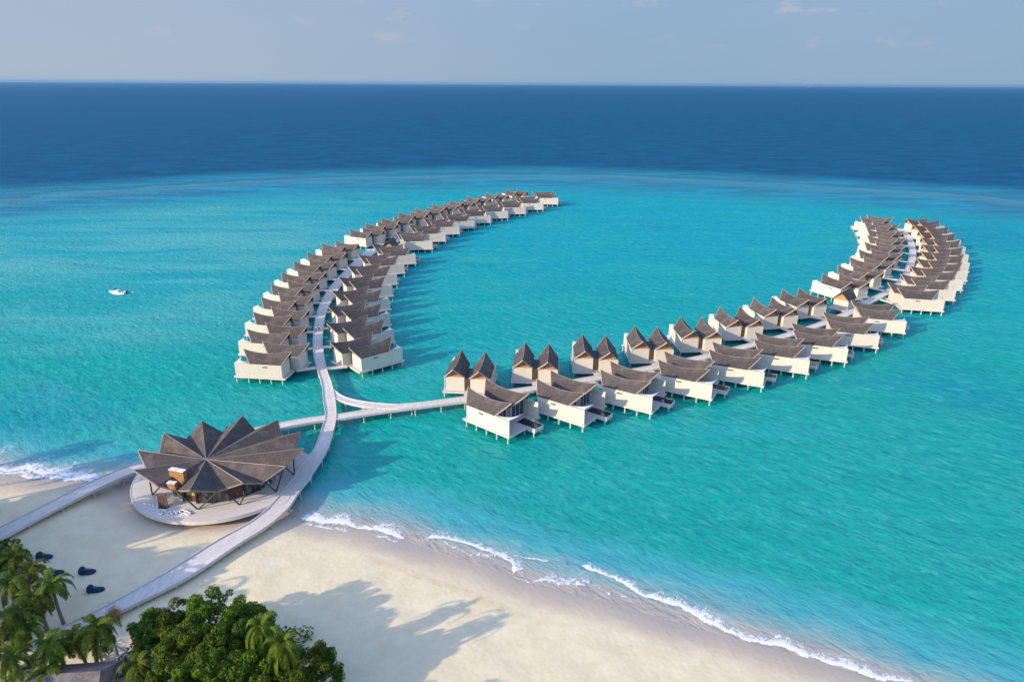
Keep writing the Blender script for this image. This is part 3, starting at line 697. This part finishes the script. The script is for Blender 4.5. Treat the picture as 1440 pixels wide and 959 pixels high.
mu = MB().box(-0.06, 0.06, -0.06, 0.06, WZ+0.035, 4.15).mesh('mullion', m_steel)
for x, y in drum: link('mullion', mu, pv_, (RC[0]+(x-RC[0])*0.885, RC[1]+(y-RC[1])*0.885, 0))
cp = c5(525, 628, 3.2); MB().box(-0.62, 0.62, -0.06, 0.06, 2.75, 3.4, R(-12), (cp.x-PC0.x, cp.y-PC0.y)).obj('counter_panel', simple('yellow_panel', (0.40, 0.34, 0.09), 0.5), pv_)
# chimney boxes that rise through the roof
def box_at(name, p, wx, wy, z0, z1, rot, m_side, m_top):
    b_ = MB().box(-wx/2, wx/2, -wy/2, wy/2, z0, z1, rot, (p.x-PC0.x, p.y-PC0.y)).obj(name, m_side, pv_)
    MB().box(-wx/2-0.04, -0.06, -wy/2-0.04, wy/2+0.04, z1+0.003, z1+0.12, rot, (p.x-PC0.x, p.y-PC0.y)).box(0.06, wx/2+0.04, -wy/2-0.04, wy/2+0.04, z1+0.003, z1+0.12, rot, (p.x-PC0.x, p.y-PC0.y)).obj('chimney_cap', m_top, b_)
m_or = simple('orange_timber', (0.42, 0.215, 0.075), 0.6, 0.2, 3); m_wh = simple('white_metal', (0.78, 0.76, 0.72), 0.5)
p = c5(395, 505, 5.1); box_at('chimney', p, 2.5, 0.7, 4.2, 6.35, R(-16), m_or, m_wh)
p = c5(345, 562, 5.0); box_at('vent_box', p, 1.2, 0.6, 4.4, 5.35, R(-10), m_or, m_wh)

# furniture round the drum
m_tab = simple('white_furniture', (0.72, 0.70, 0.66), 0.5)
tproto = cproto = None
def place(o, x, y, z, rz): o.location = (x, y, z); o.rotation_euler = (0, 0, rz); return o
tabs = [(625,660,'under the front valley of the star roof'), (735,640,'second to the right of the yellow panel'), (850,628,'between the two front leg pairs'), (945,592,'under the right front point of the roof'), (1040,560,'near the shaded right-hand legs'), (1110,515,'deepest in the shade on the right')]
for i, (x, y, wh) in enumerate(tabs):
    p = c5(x, y+20, WZ+0.03)
    if tproto is None:
        tproto = empty('dining_table', (0,0,0)); MB().prism([(0.6*math.cos(t), 0.6*math.sin(t)) for t in np.linspace(0, 2*math.pi, 17)[:-1]], 0.70, 0.75).obj('table_top', m_tab, tproto)
        MB().tube([(0,0,0.03),(0,0,0.70)], 0.05, 8).tube([(0,0,0),(0,0,0.03)], 0.28, 12).obj('pedestal', m_tab, tproto); t_ = tproto
    else: t_ = copy_tree(tproto)
    place(t_, p.x, p.y, WZ+0.045, 0); tag(t_, 'white cafe table '+wh, 'table', 'cafe tables under the star roof')
    for j, dx in enumerate((-1, 1)):
        if cproto is None:
            cproto = empty('dining_chair', (0,0,0)); MB().box(-0.24,0.24,-0.24,0.24,0.42,0.47).obj('seat', m_tab, cproto)
            MB().box(-0.24,-0.19,-0.24,0.24,0.472,0.92).obj('backrest', m_tab, cproto)
            for lx in (-0.2, 0.2):
                for ly in (-0.2, 0.2): MB().box(lx-0.02,lx+0.02,ly-0.02,ly+0.02,0,0.419).obj('leg', m_tab, cproto)
            c_ = cproto
        else: c_ = copy_tree(cproto)
        place(c_, p.x+dx*0.85, p.y+0.15*dx, WZ+0.045, 0 if dx < 0 else math.pi)
        tag(c_, 'white cafe chair, %s of the table %s' % ('left' if dx < 0 else 'right', wh), 'chair', 'cafe chairs under the star roof')
# menu board on the deck
p = c5(278, 738, WZ+0.03)
sb = empty('sign_board', (p.x, p.y, WZ+0.035), R(-8), 'dark brown upright menu board standing on the round deck', 'sign')
MB().box(-0.62, 0.62, -0.05, 0.05, 0.12, 2.1).obj('board', simple('board_brown', (0.10, 0.06, 0.04), 0.5), sb)
MB().box(-0.72,-0.622,-0.08,0.08,0.1,2.2).box(0.622,0.72,-0.08,0.08,0.1,2.2).box(-0.72,0.72,-0.08,0.08,2.101,2.2).obj('frame', simple('board_frame', (0.20, 0.12, 0.075), 0.6), sb)
MB().box(-0.7,0.7,-0.35,0.35,0,0.1).obj('base', m_steel, sb)
# white script letters set out on the deck in front of the board
m_script = simple('white_letters', (0.82, 0.83, 0.85), 0.4)
def tubeline(pts, r=0.07):
    P = [c5(x, y, WZ+0.03) for x, y in pts]; sp_ = spline([(q.x, q.y) for q in P], 0.12)
    return [(q[0]-PC0.x, q[1]-PC0.y, WZ+0.11+0.12*abs(math.sin(i*0.45))) for i, q in enumerate(sp_)]
lt = empty('script_letters', (PC0.x, PC0.y, 0), 0, 'low white cursive letters laid out on the round deck below the menu board', 'sign')
for pts in ([(120,712),(145,722),(160,715),(175,730),(190,722),(205,738),(222,730),(235,745)], [(250,770),(240,785),(250,800),(270,798),(262,780),(285,770),(300,785),(315,775)], [(310,790),(330,775),(345,795),(360,775),(378,790),(392,768),(410,785)], [(400,770),(425,765),(450,772),(478,782),(490,792),(470,800),(440,790),(415,795)]):
    MB().tube(tubeline(pts), 0.10, 6).obj('letters', m_script, lt, smooth=True)

# ------------------------------------------------------------------ vegetation
def leaf_mat(name, c1, c2, trans=0.25):
    m, nt, b = new_mat(name)
    v = coord(nt, 'Object'); n_ = noise(nt, v, 0.9, 4, 0.6); n2_ = noise(nt, v, 7, 2)
    c = mixc(nt, maprange(nt, n_, 0.35, 0.65), c1, c2); c = mixc(nt, maprange(nt, n2_, 0.55, 0.8, 0, 0.6), c, tuple(min(1, x*1.7) for x in c2))
    oi = N(nt, 'ShaderNodeObjectInfo'); hs = N(nt, 'ShaderNodeHueSaturation'); L(nt, c, hs.inputs['Color'])
    L(nt, maprange(nt, oi.outputs['Random'], 0, 1, 0.8, 1.15, False), hs.inputs['Value'])
    L(nt, maprange(nt, oi.outputs['Random'], 0, 1, 0.485, 0.515, False), hs.inputs['Hue'])
    L(nt, hs.outputs[0], b.inputs['Base Color']); b.inputs['Roughness'].default_value = 0.6; b.inputs['Specular IOR Level'].default_value = 0.12
    tr = N(nt, 'ShaderNodeBsdfTranslucent'); L(nt, hs.outputs[0], tr.inputs['Color'])
    mx = N(nt, 'ShaderNodeMixShader'); mx.inputs[0].default_value = trans
    L(nt, b.outputs[0], mx.inputs[1]); L(nt, tr.outputs[0], mx.inputs[2]); L(nt, mx.outputs[0], nt.nodes['Material Output'].inputs['Surface'])
    return m
m_palm = leaf_mat('palm_leaf', (0.045, 0.09, 0.008), (0.145, 0.185, 0.014))
m_leaf = leaf_mat('broad_leaf', (0.034, 0.085, 0.008), (0.13, 0.20, 0.014))
m_bark = simple('bark', (0.20, 0.15, 0.11), 0.9, 0.3, 4, 0.3)
m_palmbark = simple('palm_bark', (0.26, 0.21, 0.165), 0.9, 0.25, 6, 0.3, vscale=(1,1,3))

def palm_proto(seed, h, lean, fl=3.5, nf=26):
    rd = random.Random(seed)
    root = empty('palm_tree', (0,0,0))
    pts = []; rs = []
    for i in range(9):
        t = i/8; pts.append((lean*t*t, 0.15*math.sin(t*3)*lean, h*t)); rs.append(0.24-0.11*t+(0.08 if i == 0 else 0))
    MB().tube(pts, rs, 8).obj('trunk', m_palmbark, root, smooth=True)
    top = Vector(pts[-1]); m = MB()
    for k in range(nf):
        a = k*2.399+rd.uniform(-0.2, 0.2); lift = 1.15-1.75*(k/nf)+rd.uniform(-0.12, 0.12)   # radians above horizontal
        Lf = fl*rd.uniform(0.8, 1.1); p = top.copy(); seg = 11; sl_ = Lf/seg; el_ = lift; ps = [p.copy()]
        for s in range(seg):
            el_ -= 0.155+0.02*s*(1.0 if lift > 0 else 0.4)
            el_ = max(el_, -1.35)
            p = p+Vector((math.cos(a)*math.cos(el_), math.sin(a)*math.cos(el_), math.sin(el_)))*sl_; ps.append(p.copy())
        m.tube(ps, [0.045*(1-i/(seg+1))+0.008 for i in range(seg+1)], 3, caps=False)
        side = Vector((-math.sin(a), math.cos(a), 0)); tw = rd.uniform(-0.5, 0.5)
        for i in range(30):
            f = (i+1.2)/31.5+rd.uniform(-.01,.01); j = min(int(f*seg), seg-1); fr = f*seg-j
            q = ps[j].lerp(ps[j+1], fr); t = (ps[j+1]-ps[j]).normalized()
            ll = rd.uniform(0.75,1.05)*math.sin(math.pi*min(1, f*0.86+0.12))**0.7*(fl/3.9)
            up = t.cross(side).normalized()
            if up.z < 0: up = -up
            for sg in (-1, 1):
                dr_ = (side*sg*math.cos(tw*sg)+up*(0.25+math.sin(tw*sg)*0.4)-Vector((0,0,0.35))+t*0.75).normalized()
                e1 = q+dr_*ll*0.55; e2 = q+dr_*ll*0.95-Vector((0,0,ll*0.28)); wv = t*0.055
                m.add([q-wv, q+wv, e1+wv*1.1, e1-wv*1.1, e2], [(0,1,2,3),(3,2,4)])
    me = m.mesh('crown', m_palm, recalc=False); link('crown', me, root)
    nut = MB()
    for k in range(6): a = k*1.05; nut.ball((top.x+0.22*math.cos(a), top.y+0.22*math.sin(a), top.z-0.2), (0.13,0.13,0.16), 6, 5)
    nut.obj('coconuts', simple('coconut', (0.16, 0.12, 0.03), 0.6), root, smooth=True)
    return root
def broad_proto(seed, rad, h, nleaf):
    rd = random.Random(seed); root = empty('broadleaf_tree', (0,0,0))
    cl = []
    for k in range(95):
        a = rd.uniform(0, 6.283); r_ = rad*math.sqrt(rd.random())*0.86; zz = h*(0.30+0.54*rd.random())*(1-0.30*(r_/rad)**2)
        cl.append((Vector((r_*math.cos(a), r_*math.sin(a), zz)), rad*rd.uniform(0.10, 0.22)))
    tr = MB(); tr.tube([(0,0,-0.3),(0.1,0.05,h*0.2),(0.05,0.1,h*0.42)], [0.3,0.22,0.15], 8)
    for c_, r_ in cl[:9]: tr.tube([(0.05,0.08,h*0.25), tuple(Vector((0.05,0.08,h*0.3)).lerp(c_, 0.5)+Vector((0,0,0.1))), tuple(c_)], [0.13,0.08,0.03], 5)
    tr.obj('trunk', m_bark, root, smooth=True)
    cen = Vector((0, 0, h*0.40)); V = []; Fc = []
    for c_, r_ in cl:
        nl = int(nleaf*(r_/(rad*0.19))**2/len(cl))
        for i in range(nl):
            dv = Vector((rd.gauss(0,1), rd.gauss(0,1), rd.gauss(0.25,1))).normalized()
            bumpy = 1+0.28*mnoise.noise(dv*2.3+c_)
            p = c_+dv*r_*bumpy*(rd.uniform(0.72, 1.06)); p.z = c_.z+(p.z-c_.z)*0.85
            nrm = (dv+Vector((rd.gauss(0,.5), rd.gauss(0,.5), rd.gauss(0.25,.5)))).normalized()
            t = nrm.cross(Vector((rd.gauss(0,1), rd.gauss(0,1), rd.gauss(0,1)))).normalized(); s_ = nrm.cross(t)
            ll = rd.uniform(0.09, 0.20); wd = ll*0.48; o = len(V)
            V += [tuple(p-t*ll), tuple(p+s_*wd+nrm*0.02), tuple(p+t*ll), tuple(p-s_*wd+nrm*0.02)]; Fc.append((o, o+1, o+2, o+3))
    me = bpy.data.meshes.new('crown'); me.from_pydata(V, [], Fc); me.materials.append(m_leaf); link('crown', me, root)
    return root

PALMS = [palm_proto(1, 6.2, 0.9, 3.5, 17), palm_proto(2, 7.6, 1.4, 3.8, 18), palm_proto(3, 5.2, 0.5, 3.4, 16), palm_proto(5, 8.6, -1.2, 3.8, 19)]
used = set()
def put(protos_, k, x, y, rz, sc, label, cat, grp, u_thin=0):
    o = protos_[k]
    if (id(protos_), k) in used: o = copy_tree(o)
    used.add((id(protos_), k))
    o.location = (x, y, ground_z(x, y)-0.1); o.rotation_euler = (0, 0, rz); o.scale = (sc, sc, sc)
    if u_thin: o.scale = (sc*u_thin, sc*u_thin, sc)
    return tag(o, label, cat, grp)
HP = [6.2, 7.6, 5.2, 8.6]
# palms sighted by the middle of the crown
plist = [ # u, v, proto, scale, rot, label
 (72, 818, 0, 0.95, 2.4, 'slim palm standing alone on open sand with its trunk in view, beside the blue beanbags'),
 (44, 797, 1, 0.80, 0.5, 'bright green palm just left of the farthest blue beanbags'),
 (18, 782, 3, 0.78, 1.7, 'dark palm at the top of the left-edge grove'),
 (12, 818, 1, 0.85, 3.6, 'palm at the left edge of the picture below the dark palm'),
 (45, 838, 2, 1.05, 4.4, 'broad palm in the left grove left of the lone slim palm'),
 (18, 862, 0, 1.0, 5.3, 'palm with yellowing drooping fronds at the left edge'),
 (70, 905, 2, 1.0, 0.9, 'dark low palm left of the boardwalk foot above the shingled hut'),
 (18, 922, 0, 0.85, 2.9, 'palm in the bottom left corner left of the shingled hut'),
 (135, 880, 0, 1.0, 0.2, 'palm with golden fronds where the boardwalk meets the trees'),
 (104, 893, 2, 0.85, 3.3, 'shaded palm right above the shingled hut roof'),
 (193, 932, 2, 0.78, 1.3, 'bright palm right of the white pergola frame'),
 (398, 905, 3, 0.98, 2.2, 'single palm rising out of the right side of the green thicket'),
 (362, 880, 3, 0.92, 0.7, 'dark palm on the seaward edge of the green thicket'),
 (30, 878, 2, 0.95, 0.4, 'dense low palm between the left-edge palms and the boardwalk foot'),
 (62, 945, 2, 0.8, 3.9, 'low palm touching the left side of the shingled hut'),
 (168, 972, 2, 0.75, 5.0, 'palm at the bottom edge below the white pergola'),
]
for i, (u, v_, k, sc, rz, lab) in enumerate(plist):
    z = 1.0+HP[k]*sc; p = at(u, v_, z)
    lean = {0:0.9,1:1.4,2:0.5,3:-1.2}[k]*sc
    put(PALMS, k, p.x-lean*math.cos(rz), p.y-lean*math.sin(rz), rz, sc, lab, 'palm', 'palms on the beach', 0.74 if i in (11, 12) else 0)
# palms of the same grove that stand just outside the picture and shade the sand
off = [(-66,62,3,1.15),(-70,69,1,1.2),(-74,76,3,1.1),(-64,55,1,1.25),(-79,82,3,1.1),(-86,84,1,1.3),(-58,56,3,1.15),(-92,87,3,1.2),(-52,50,3,1.1),(-75,66,3,1.25),
       (-98,92,3,1.2),(-72,58,3,1.3),(-69,73,1,1.25)]
for i, (x, y, k, sc) in enumerate(off):
    side_ = 'left of'
    put(PALMS, k, x, y, i*1.3, sc, 'tall palm whose shadow reaches the sand, standing %s the picture edge' % side_, 'palm', 'tall palms %s the frame' % side_)
BR = [broad_proto(11, 3.8, 8.6, 22000), broad_proto(12, 3.4, 7.3, 19000), broad_proto(13, 4.2, 9.2, 24000)]
HB = [8.6, 7.3, 9.2]
blist = [ # u, v of crown top centre
 (212,872,1,0.80,'low green tree at the left end of the thicket beside the boardwalk'),
 (250,862,1,0.90,'round green tree second from the boardwalk in the thicket'),
 (300,852,2,0.92,'tallest green tree on the seaward crest of the thicket'),
 (345,868,1,0.95,'green tree at the right end of the thicket crest'),
 (262,900,0,0.95,'yellow-green tree in the middle of the thicket'),
 (318,905,2,0.90,'dark green tree in the middle of the thicket below the tallest one'),
 (372,918,1,0.95,'green tree between the two palms on the right of the thicket'),
 (285,945,0,0.95,'green tree at the bottom edge left of centre of the thicket'),
 (345,950,2,0.90,'green tree at the bottom edge in the centre of the thicket'),
 (395,955,1,1.0,'green tree at the bottom edge below the single palm'),
 (436,930,0,0.82,'bright rounded tree at the right-hand end of the thicket'),
 (232,950,1,0.80,'small green tree at the bottom edge right of the pergola'),
 (2,770,1,0.75,'dark broadleaf tree at the left edge where the beach boardwalk leaves the picture'),
]
for i, (u, v_, k, sc, lab) in enumerate(blist):
    p = at(u, v_, 1.0+HB[k]*sc*0.72)
    put(BR, k, p.x, p.y, i*1.9, sc, lab, 'tree', 'broadleaf trees behind the beach')
for i, (x, y, k, sc) in enumerate([(-26,44,2,1.05),(-19,42,0,1.15),(-13,40,2,1.1),(-31,44,2,1.0),(-8,38,2,1.1),(-62,60,2,1.0),(-68,64,0,1.2),(-84,80,2,1.1),(-76,70,2,1.35),(-72,61,0,1.3),(-80,74,2,1.4)]):
    s_ = 'left of' if x < -50 else 'below'
    put(BR, k, x, y, i, sc, 'broadleaf tree standing just %s the picture edge' % s_, 'tree', 'broadleaf trees %s the frame' % s_)
# undergrowth and leaf litter below the thicket
ug = MB(); rd = random.Random(5)
for i in range(9000):
    u = rd.uniform(-30, 440); v_ = rd.uniform(885, 1010) if u > 200 else rd.uniform(905, 1000)
    p = at(u, v_, 0.95)
    if mnoise.noise(Vector((p.x*0.25, p.y*0.25, 1))) < -0.05: continue
    p.z = 0.95+rd.uniform(0.05, 0.7); t = Vector((rd.gauss(0,1), rd.gauss(0,1), rd.gauss(0,.5))).normalized()*0.2; s_ = t.cross(Vector((rd.gauss(0,.4), rd.gauss(0,.4), 1))).normalized()*0.1
    ug.add([p-t, p+s_, p+t, p-s_], [(0,1,2,3)])
tag(ug.obj('undergrowth', m_leaf, recalc=False), 'low green undergrowth between the trees', 'plants', kind='stuff')
# pink-orange flowering shrub beside the boardwalk
p = at(160, 861, 2.0); fs_ = empty('flowering_shrub', (p.x, p.y, 0.9), 0, 'pink and orange flowering shrub beside the boardwalk foot', 'shrub')
m_flow = leaf_mat('bougainvillea', (0.45, 0.24, 0.13), (0.58, 0.38, 0.24))
m = MB(); rd = random.Random(9)
for i in range(1500):
    q = Vector((rd.gauss(0,.55), rd.gauss(0,.55), abs(rd.gauss(1.1,.55)))); t = Vector((rd.gauss(0,1), rd.gauss(0,1), rd.gauss(0,1))).normalized()*0.13; s_ = t.cross(Vector((rd.random(), rd.random(), 1))).normalized()*0.08
    m.add([q-t, q+s_, q+t, q-s_], [(0,1,2,3)])
m.obj('blossom', m_flow, fs_, recalc=False)
m = MB()
for i in range(7): m.tube([(0,0,-0.1),(0.3*math.cos(i),0.3*math.sin(i),0.7),(0.6*math.cos(i*1.1),0.6*math.sin(i*1.1),1.5)], [0.04,0.03,0.01], 5)
m.obj('stem', m_bark, fs_); fs_.scale = (0.6, 0.6, 0.8)

# ------------------------------------------------------------------ beach things
m_blue = simple('blue_fabric', (0.007, 0.045, 0.095), 0.85, 0.15, 4, 0.15); m_cush = simple('tan_cushion', (0.28, 0.21, 0.15), 0.9)
def soft(m, name, mat, parent):
    o = m.obj(name, mat, parent, smooth=True); return o
bproto = None
for u, v_, rz, lab in ((61, 783, 0.1, 'blue beanbag lounger half hidden by fronds, highest of the group on the sand'), (76, 806, 0.25, 'blue beanbag lounger behind the slim palm fronds'), (121, 804, 0.15, 'blue beanbag lounger farthest right and clear of the palms, the upper one'), (133, 830, 0.2, 'blue beanbag lounger nearest the boardwalk, the lower one on open sand'), (3, 898, 0.4, 'dark blue beanbag lounger at the left edge under the yellowing palm')):
    p = at(u, v_, 1.0)
    if bproto is None:
        bproto = empty('beanbag_lounger', (0,0,0)); rb = random.Random(3)
        m = MB(); m.ball((0.35,0,0.22), (1.05,0.62,0.30), 18, 10); soft(m, 'seat', m_blue, bproto)
        m = MB(); m.ball((-0.55,0.02,0.52), (0.46,0.72,0.60), 16, 10); soft(m, 'backrest', m_blue, bproto)
        m = MB(); m.ball((0.08,0.18,0.62), (0.30,0.26,0.14), 12, 8); soft(m, 'cushion', m_cush, bproto); o = bproto
    else: o = copy_tree(bproto)
    place(o, p.x, p.y, ground_z(p.x, p.y)-0.03, rz); o.scale = (0.86, 0.86, 0.86); tag(o, lab, 'lounger', 'blue beanbag loungers on the sand')
# shingled hut at the bottom edge
p0 = at(112, 934, 3.4); hb = empty('beach_hut', (p0.x, p0.y, 0.9), R(6), 'low beach hut with a grey-brown shingled roof at the bottom edge', 'hut')
MB().box(-2.8, 3.4, -5.2, -0.4, 0, 2.4).obj('wall', m_cream, hb)
rf = MB(); rf.add([(-3.6,-0.1,2.5),(4.2,-0.1,2.5),(3.6,-3,4.2),(-3.0,-3,4.2),(-3.6,-6,2.5),(4.2,-6,2.5)], [(0,1,2,3),(3,2,5,4),(1,5,2),(4,0,3)]); r_ = rf.obj('roof', shingle('weathered_shingle', (0.20, 0.17, 0.155), (0.10, 0.085, 0.08)), hb, recalc=False)
sm = r_.modifiers.new('thick', 'SOLIDIFY'); sm.thickness = 0.2
MB().tube([(-3.6,-0.1,2.45),(4.2,-0.1,2.45)], 0.12, 5).obj('fascia', m_fas, r_)
# white pergola frame
m_frame = simple('pergola_paint', (0.55, 0.53, 0.47), 0.6)
q = [at(140, 917, 3.2), at(162, 906, 3.2), at(178, 915, 3.2), at(157, 930, 3.2)]
pg = empty('pergola', (q[0].x, q[0].y, 0.9), 0, 'open pale timber pergola frame among the palms near the shingled hut', 'pergola')
qq = [(a.x-q[0].x, a.y-q[0].y) for a in q]
for i in range(4):
    (x0, y0), (x1, y1) = qq[i], qq[(i+1) % 4]
    MB().box(-0.08, 0.08, -0.08, 0.08, -0.1, 2.2, 0, (x0, y0)).obj('post', m_frame, pg)
    ln = math.hypot(x1-x0, y1-y0); MB().box(-0.1, ln+0.1, -0.07, 0.07, 2.202+0.003*i, 2.36+0.003*i, math.atan2(y1-y0, x1-x0), (x0, y0)).obj('beam', m_frame, pg)
p = at(152, 946, 1.6); db = empty('daybed', (p.x, p.y, 0.95), R(35), 'white cushioned daybed beside the pergola at the bottom edge', 'daybed')
MB().box(-1.3,1.3,-0.6,0.6,0.0,0.35).obj('base', m_frame, db); MB().box(-1.25,1.25,-0.55,0.55,0.353,0.55).obj('mattress', m_sail, db)

# ------------------------------------------------------------------ people in white on the left arm's boardwalk
def person(x, y, z, rz, skin, shirt, trousers, hair, label, ph):
    pts = {'hip':((0,0,0.92),.13),'waist':((0,0,1.08),.115),'chest':((0,0,1.32),.145),'neck':((0,0,1.49),.05),'chin':((0.02,0,1.56),.065),'head':((0.01,0,1.66),.095),'top':((0,0,1.74),.06),
     'ls':((0,.17,1.40),.06),'le':((-.06*ph,.22,1.13),.042),'lh':((.08*ph,.22,.90),.03),'rs':((0,-.17,1.40),.06),'re':((.06*ph,-.22,1.13),.042),'rh':((.18*ph,-.22,.92),.03),
     'lp':((0,.09,.88),.10),'lk':((.12*ph,.09,.50),.065),'la':((.05*ph,.09,.09),.042),'lf':((.17+.05*ph,.09,.04),.035),
     'rp':((0,-.09,.88),.10),'rk':((-.02*ph,-.09,.50),.065),'ra':((-.22*ph,-.09,.10),.042),'rf':((-.10*ph+.02,-.09,.04),.035)}
    ed = [('hip','waist'),('waist','chest'),('chest','neck'),('neck','chin'),('chin','head'),('head','top'),('chest','ls'),('ls','le'),('le','lh'),('chest','rs'),('rs','re'),('re','rh'),('hip','lp'),('lp','lk'),('lk','la'),('la','lf'),('hip','rp'),('rp','rk'),('rk','ra'),('ra','rf')]
    ks = list(pts); me = bpy.data.meshes.new('person')
    me.from_pydata([pts[k][0] for k in ks], [(ks.index(a), ks.index(b_)) for a, b_ in ed], [])
    o = link('person', me); o.location = (x, y, z); o.rotation_euler = (0,0,rz)
    md = o.modifiers.new('skin', 'SKIN'); sk = me.skin_vertices[0].data if me.skin_vertices else None
    if sk is None:
        me.attributes.new('x','FLOAT','POINT')
    else:
        for i, k in enumerate(ks): sk[i].radius = (pts[k][1], pts[k][1]); sk[i].use_root = (i == 0)
    o.modifiers.new('sub', 'SUBSURF').levels = 1; o.modifiers['sub'].render_levels = 1
    dg = bpy.context.evaluated_depsgraph_get(); m2 = bpy.data.meshes.new_from_object(o.evaluated_get(dg))
    o.modifiers.clear(); o.data = m2; m2.materials.clear()
    for mt in (skin, shirt, trousers, hair): m2.materials.append(mt)
    for f in m2.polygons:
        zc = f.center.z; arm = abs(f.center.y) > 0.19 and zc < 1.2
        f.material_index = 3 if (zc > 1.66 or (zc > 1.55 and f.center.x < -0.03)) else 0 if (zc > 1.47 or (arm and zc < 1.15) or zc < 0.12) else 1 if zc > 0.93 else 2
        f.use_smooth = True
    return tag(o, label, 'person', 'people in white on the boardwalk')
m_skin = simple('skin', (0.35, 0.20, 0.13), 0.5); m_shirt = simple('white_cotton', (0.80, 0.80, 0.80), 0.8); m_tr = simple('grey_cotton', (0.35, 0.34, 0.36), 0.8); m_tr2 = simple('dark_cotton', (0.05, 0.045, 0.06), 0.8); m_hair = simple('hair', (0.02, 0.015, 0.012), 0.6)
for u, v_, rz, tr_, ph, lab in ((444.8, 466.5, 0.6, m_tr2, 1, 'leftmost person in a white top standing on the left arm boardwalk'), (449.2, 465.6, 1.2, m_tr2, -1, 'person in a white top in the middle of the group on the left arm boardwalk'), (453, 467, 2.9, m_tr, 1, 'rightmost person in a white top at the side bridge on the left arm boardwalk')):
    p = at(u, v_, WZ); person(p.x, p.y, WZ+0.01, rz, m_skin, m_shirt, tr_, m_hair, lab, ph)

# ------------------------------------------------------------------ small boat with its wake, ship, far islands
def hull(name, L_, W_, H_, mat, parent, z0=-0.3):
    st_ = 9; vs = []; K = 7
    for i in range(st_):
        t = i/(st_-1); wd = W_/2*(1-max(0, (t-0.45)/0.55)**2.2)*(0.9+0.1*min(1, t*4)); x = -L_/2+L_*t; sh = H_*(1+0.35*t*t)
        for k in range(K):
            a = math.pi*k/(K-1); vs.append((x+(0.35*sh*t*t if k in (0, K-1) else 0), wd*math.cos(a), z0+(sh if k in (0, K-1) else sh*(1-math.sin(a))*0.9)))
    fs = [(i*K+k, i*K+k+1, (i+1)*K+k+1, (i+1)*K+k) for i in range(st_-1) for k in range(K-1)]+[tuple(range(K))]
    # inner deck
    o_ = len(vs)
    for i in range(st_): y0, y1 = vs[i*K], vs[i*K+K-1]; vs += [(y0[0], y0[1]*0.86, z0+H_*0.75), (y1[0], y1[1]*0.86, z0+H_*0.75)]
    for i in range(st_-1): fs += [(o_+2*i, o_+2*i+1, o_+2*i+3, o_+2*i+2), (i*K, (i+1)*K, o_+2*i+2, o_+2*i), (i*K+K-1, o_+2*i+1, o_+2*i+3, (i+1)*K+K-1)]
    return MB().add(vs, fs).obj(name, mat, parent, smooth=False)
p = at(166, 412.5, 0)
bt = empty('motor_boat', (p.x, p.y, 0), R(172), 'small white motor boat heading left across the lagoon with a wake', 'boat')
hull('hull', 5.0, 1.8, 0.8, m_wh, bt)
MB().box(-0.4, 0.9, -0.5, 0.5, 0.42, 1.05).obj('console', m_wh, bt); MB().add([(0.9,-0.5,1.05),(0.9,0.5,1.05),(0.6,0.45,1.5),(0.6,-0.45,1.5)], [(0,1,2,3)]).obj('windscreen', m_glass, bt)
MB().box(-3.1,-2.75,-0.2,0.2,-0.2,1.0).obj('outboard_motor', m_steel, bt)
foam('boat_wake', [(172,413.5),(178,413),(186,412.4),(200,411.5)], 1.6, 0.10, 0.04)
foam('boat_wake', [(154,410.8),(158,412.5),(164,414.5),(174,414.2),(186,413.8)], 1.3, -0.12, 0.06)
p = at(1137, 122.2, 0); d_ = Vector((p.x, p.y)).normalized()*17000
sh_ = empty('ship', (d_.x, d_.y, 0), 0.1, 'tiny white ship far out on the horizon', 'ship')
hull('hull', 110, 18, 12, simple('ship_hull', (0.25, 0.3, 0.36), 0.6), sh_, -3); MB().box(-30, 25, -7, 7, 8.5, 24).box(-12, 6, -5, 5, 24.1, 34).obj('superstructure', simple('ship_paint', (0.4, 0.43, 0.47), 0.6), sh_); sh_.scale = (0.8, 0.8, 0.7)
m_isl = simple('island_green', (0.05, 0.08, 0.05), 0.9)
for u, wdt in ((225, 520), (690, 380), (1290, 600)):
    dv = at(u, 135, 0); d_ = Vector((dv.x, dv.y)).normalized()*19500
    m = MB(); vs = []; K = 40
    for i in range(K+1):
        t = i/K; hh = 13*math.sin(math.pi*t)**0.5*(0.7+0.5*abs(mnoise.noise(Vector((t*9, u, 0)))))
        x = -wdt/2+wdt*t; vs += [(x, -60*math.sin(math.pi*t)-2, -1), (x, 0, hh), (x, 60*math.sin(math.pi*t)+2, -1)]
    fs = [(3*i+k, 3*i+3+k, 3*i+4+k, 3*i+1+k) for i in range(K) for k in (0, 1)]
    o = m.add(vs, fs).obj('far_island', m_isl, recalc=False); o.location = (d_.x, d_.y, 0); tag(o, kind='structure')

# ------------------------------------------------------------------ render settings
scene.render.engine = 'CYCLES'
scene.view_settings.view_transform = 'Standard'; scene.view_settings.look = 'None'; scene.view_settings.gamma = 1
scene.view_settings.exposure = 0.22
scene.cycles.max_bounces = 6; scene.cycles.volume_bounces = 0
scene.cycles.transparent_max_bounces = 8
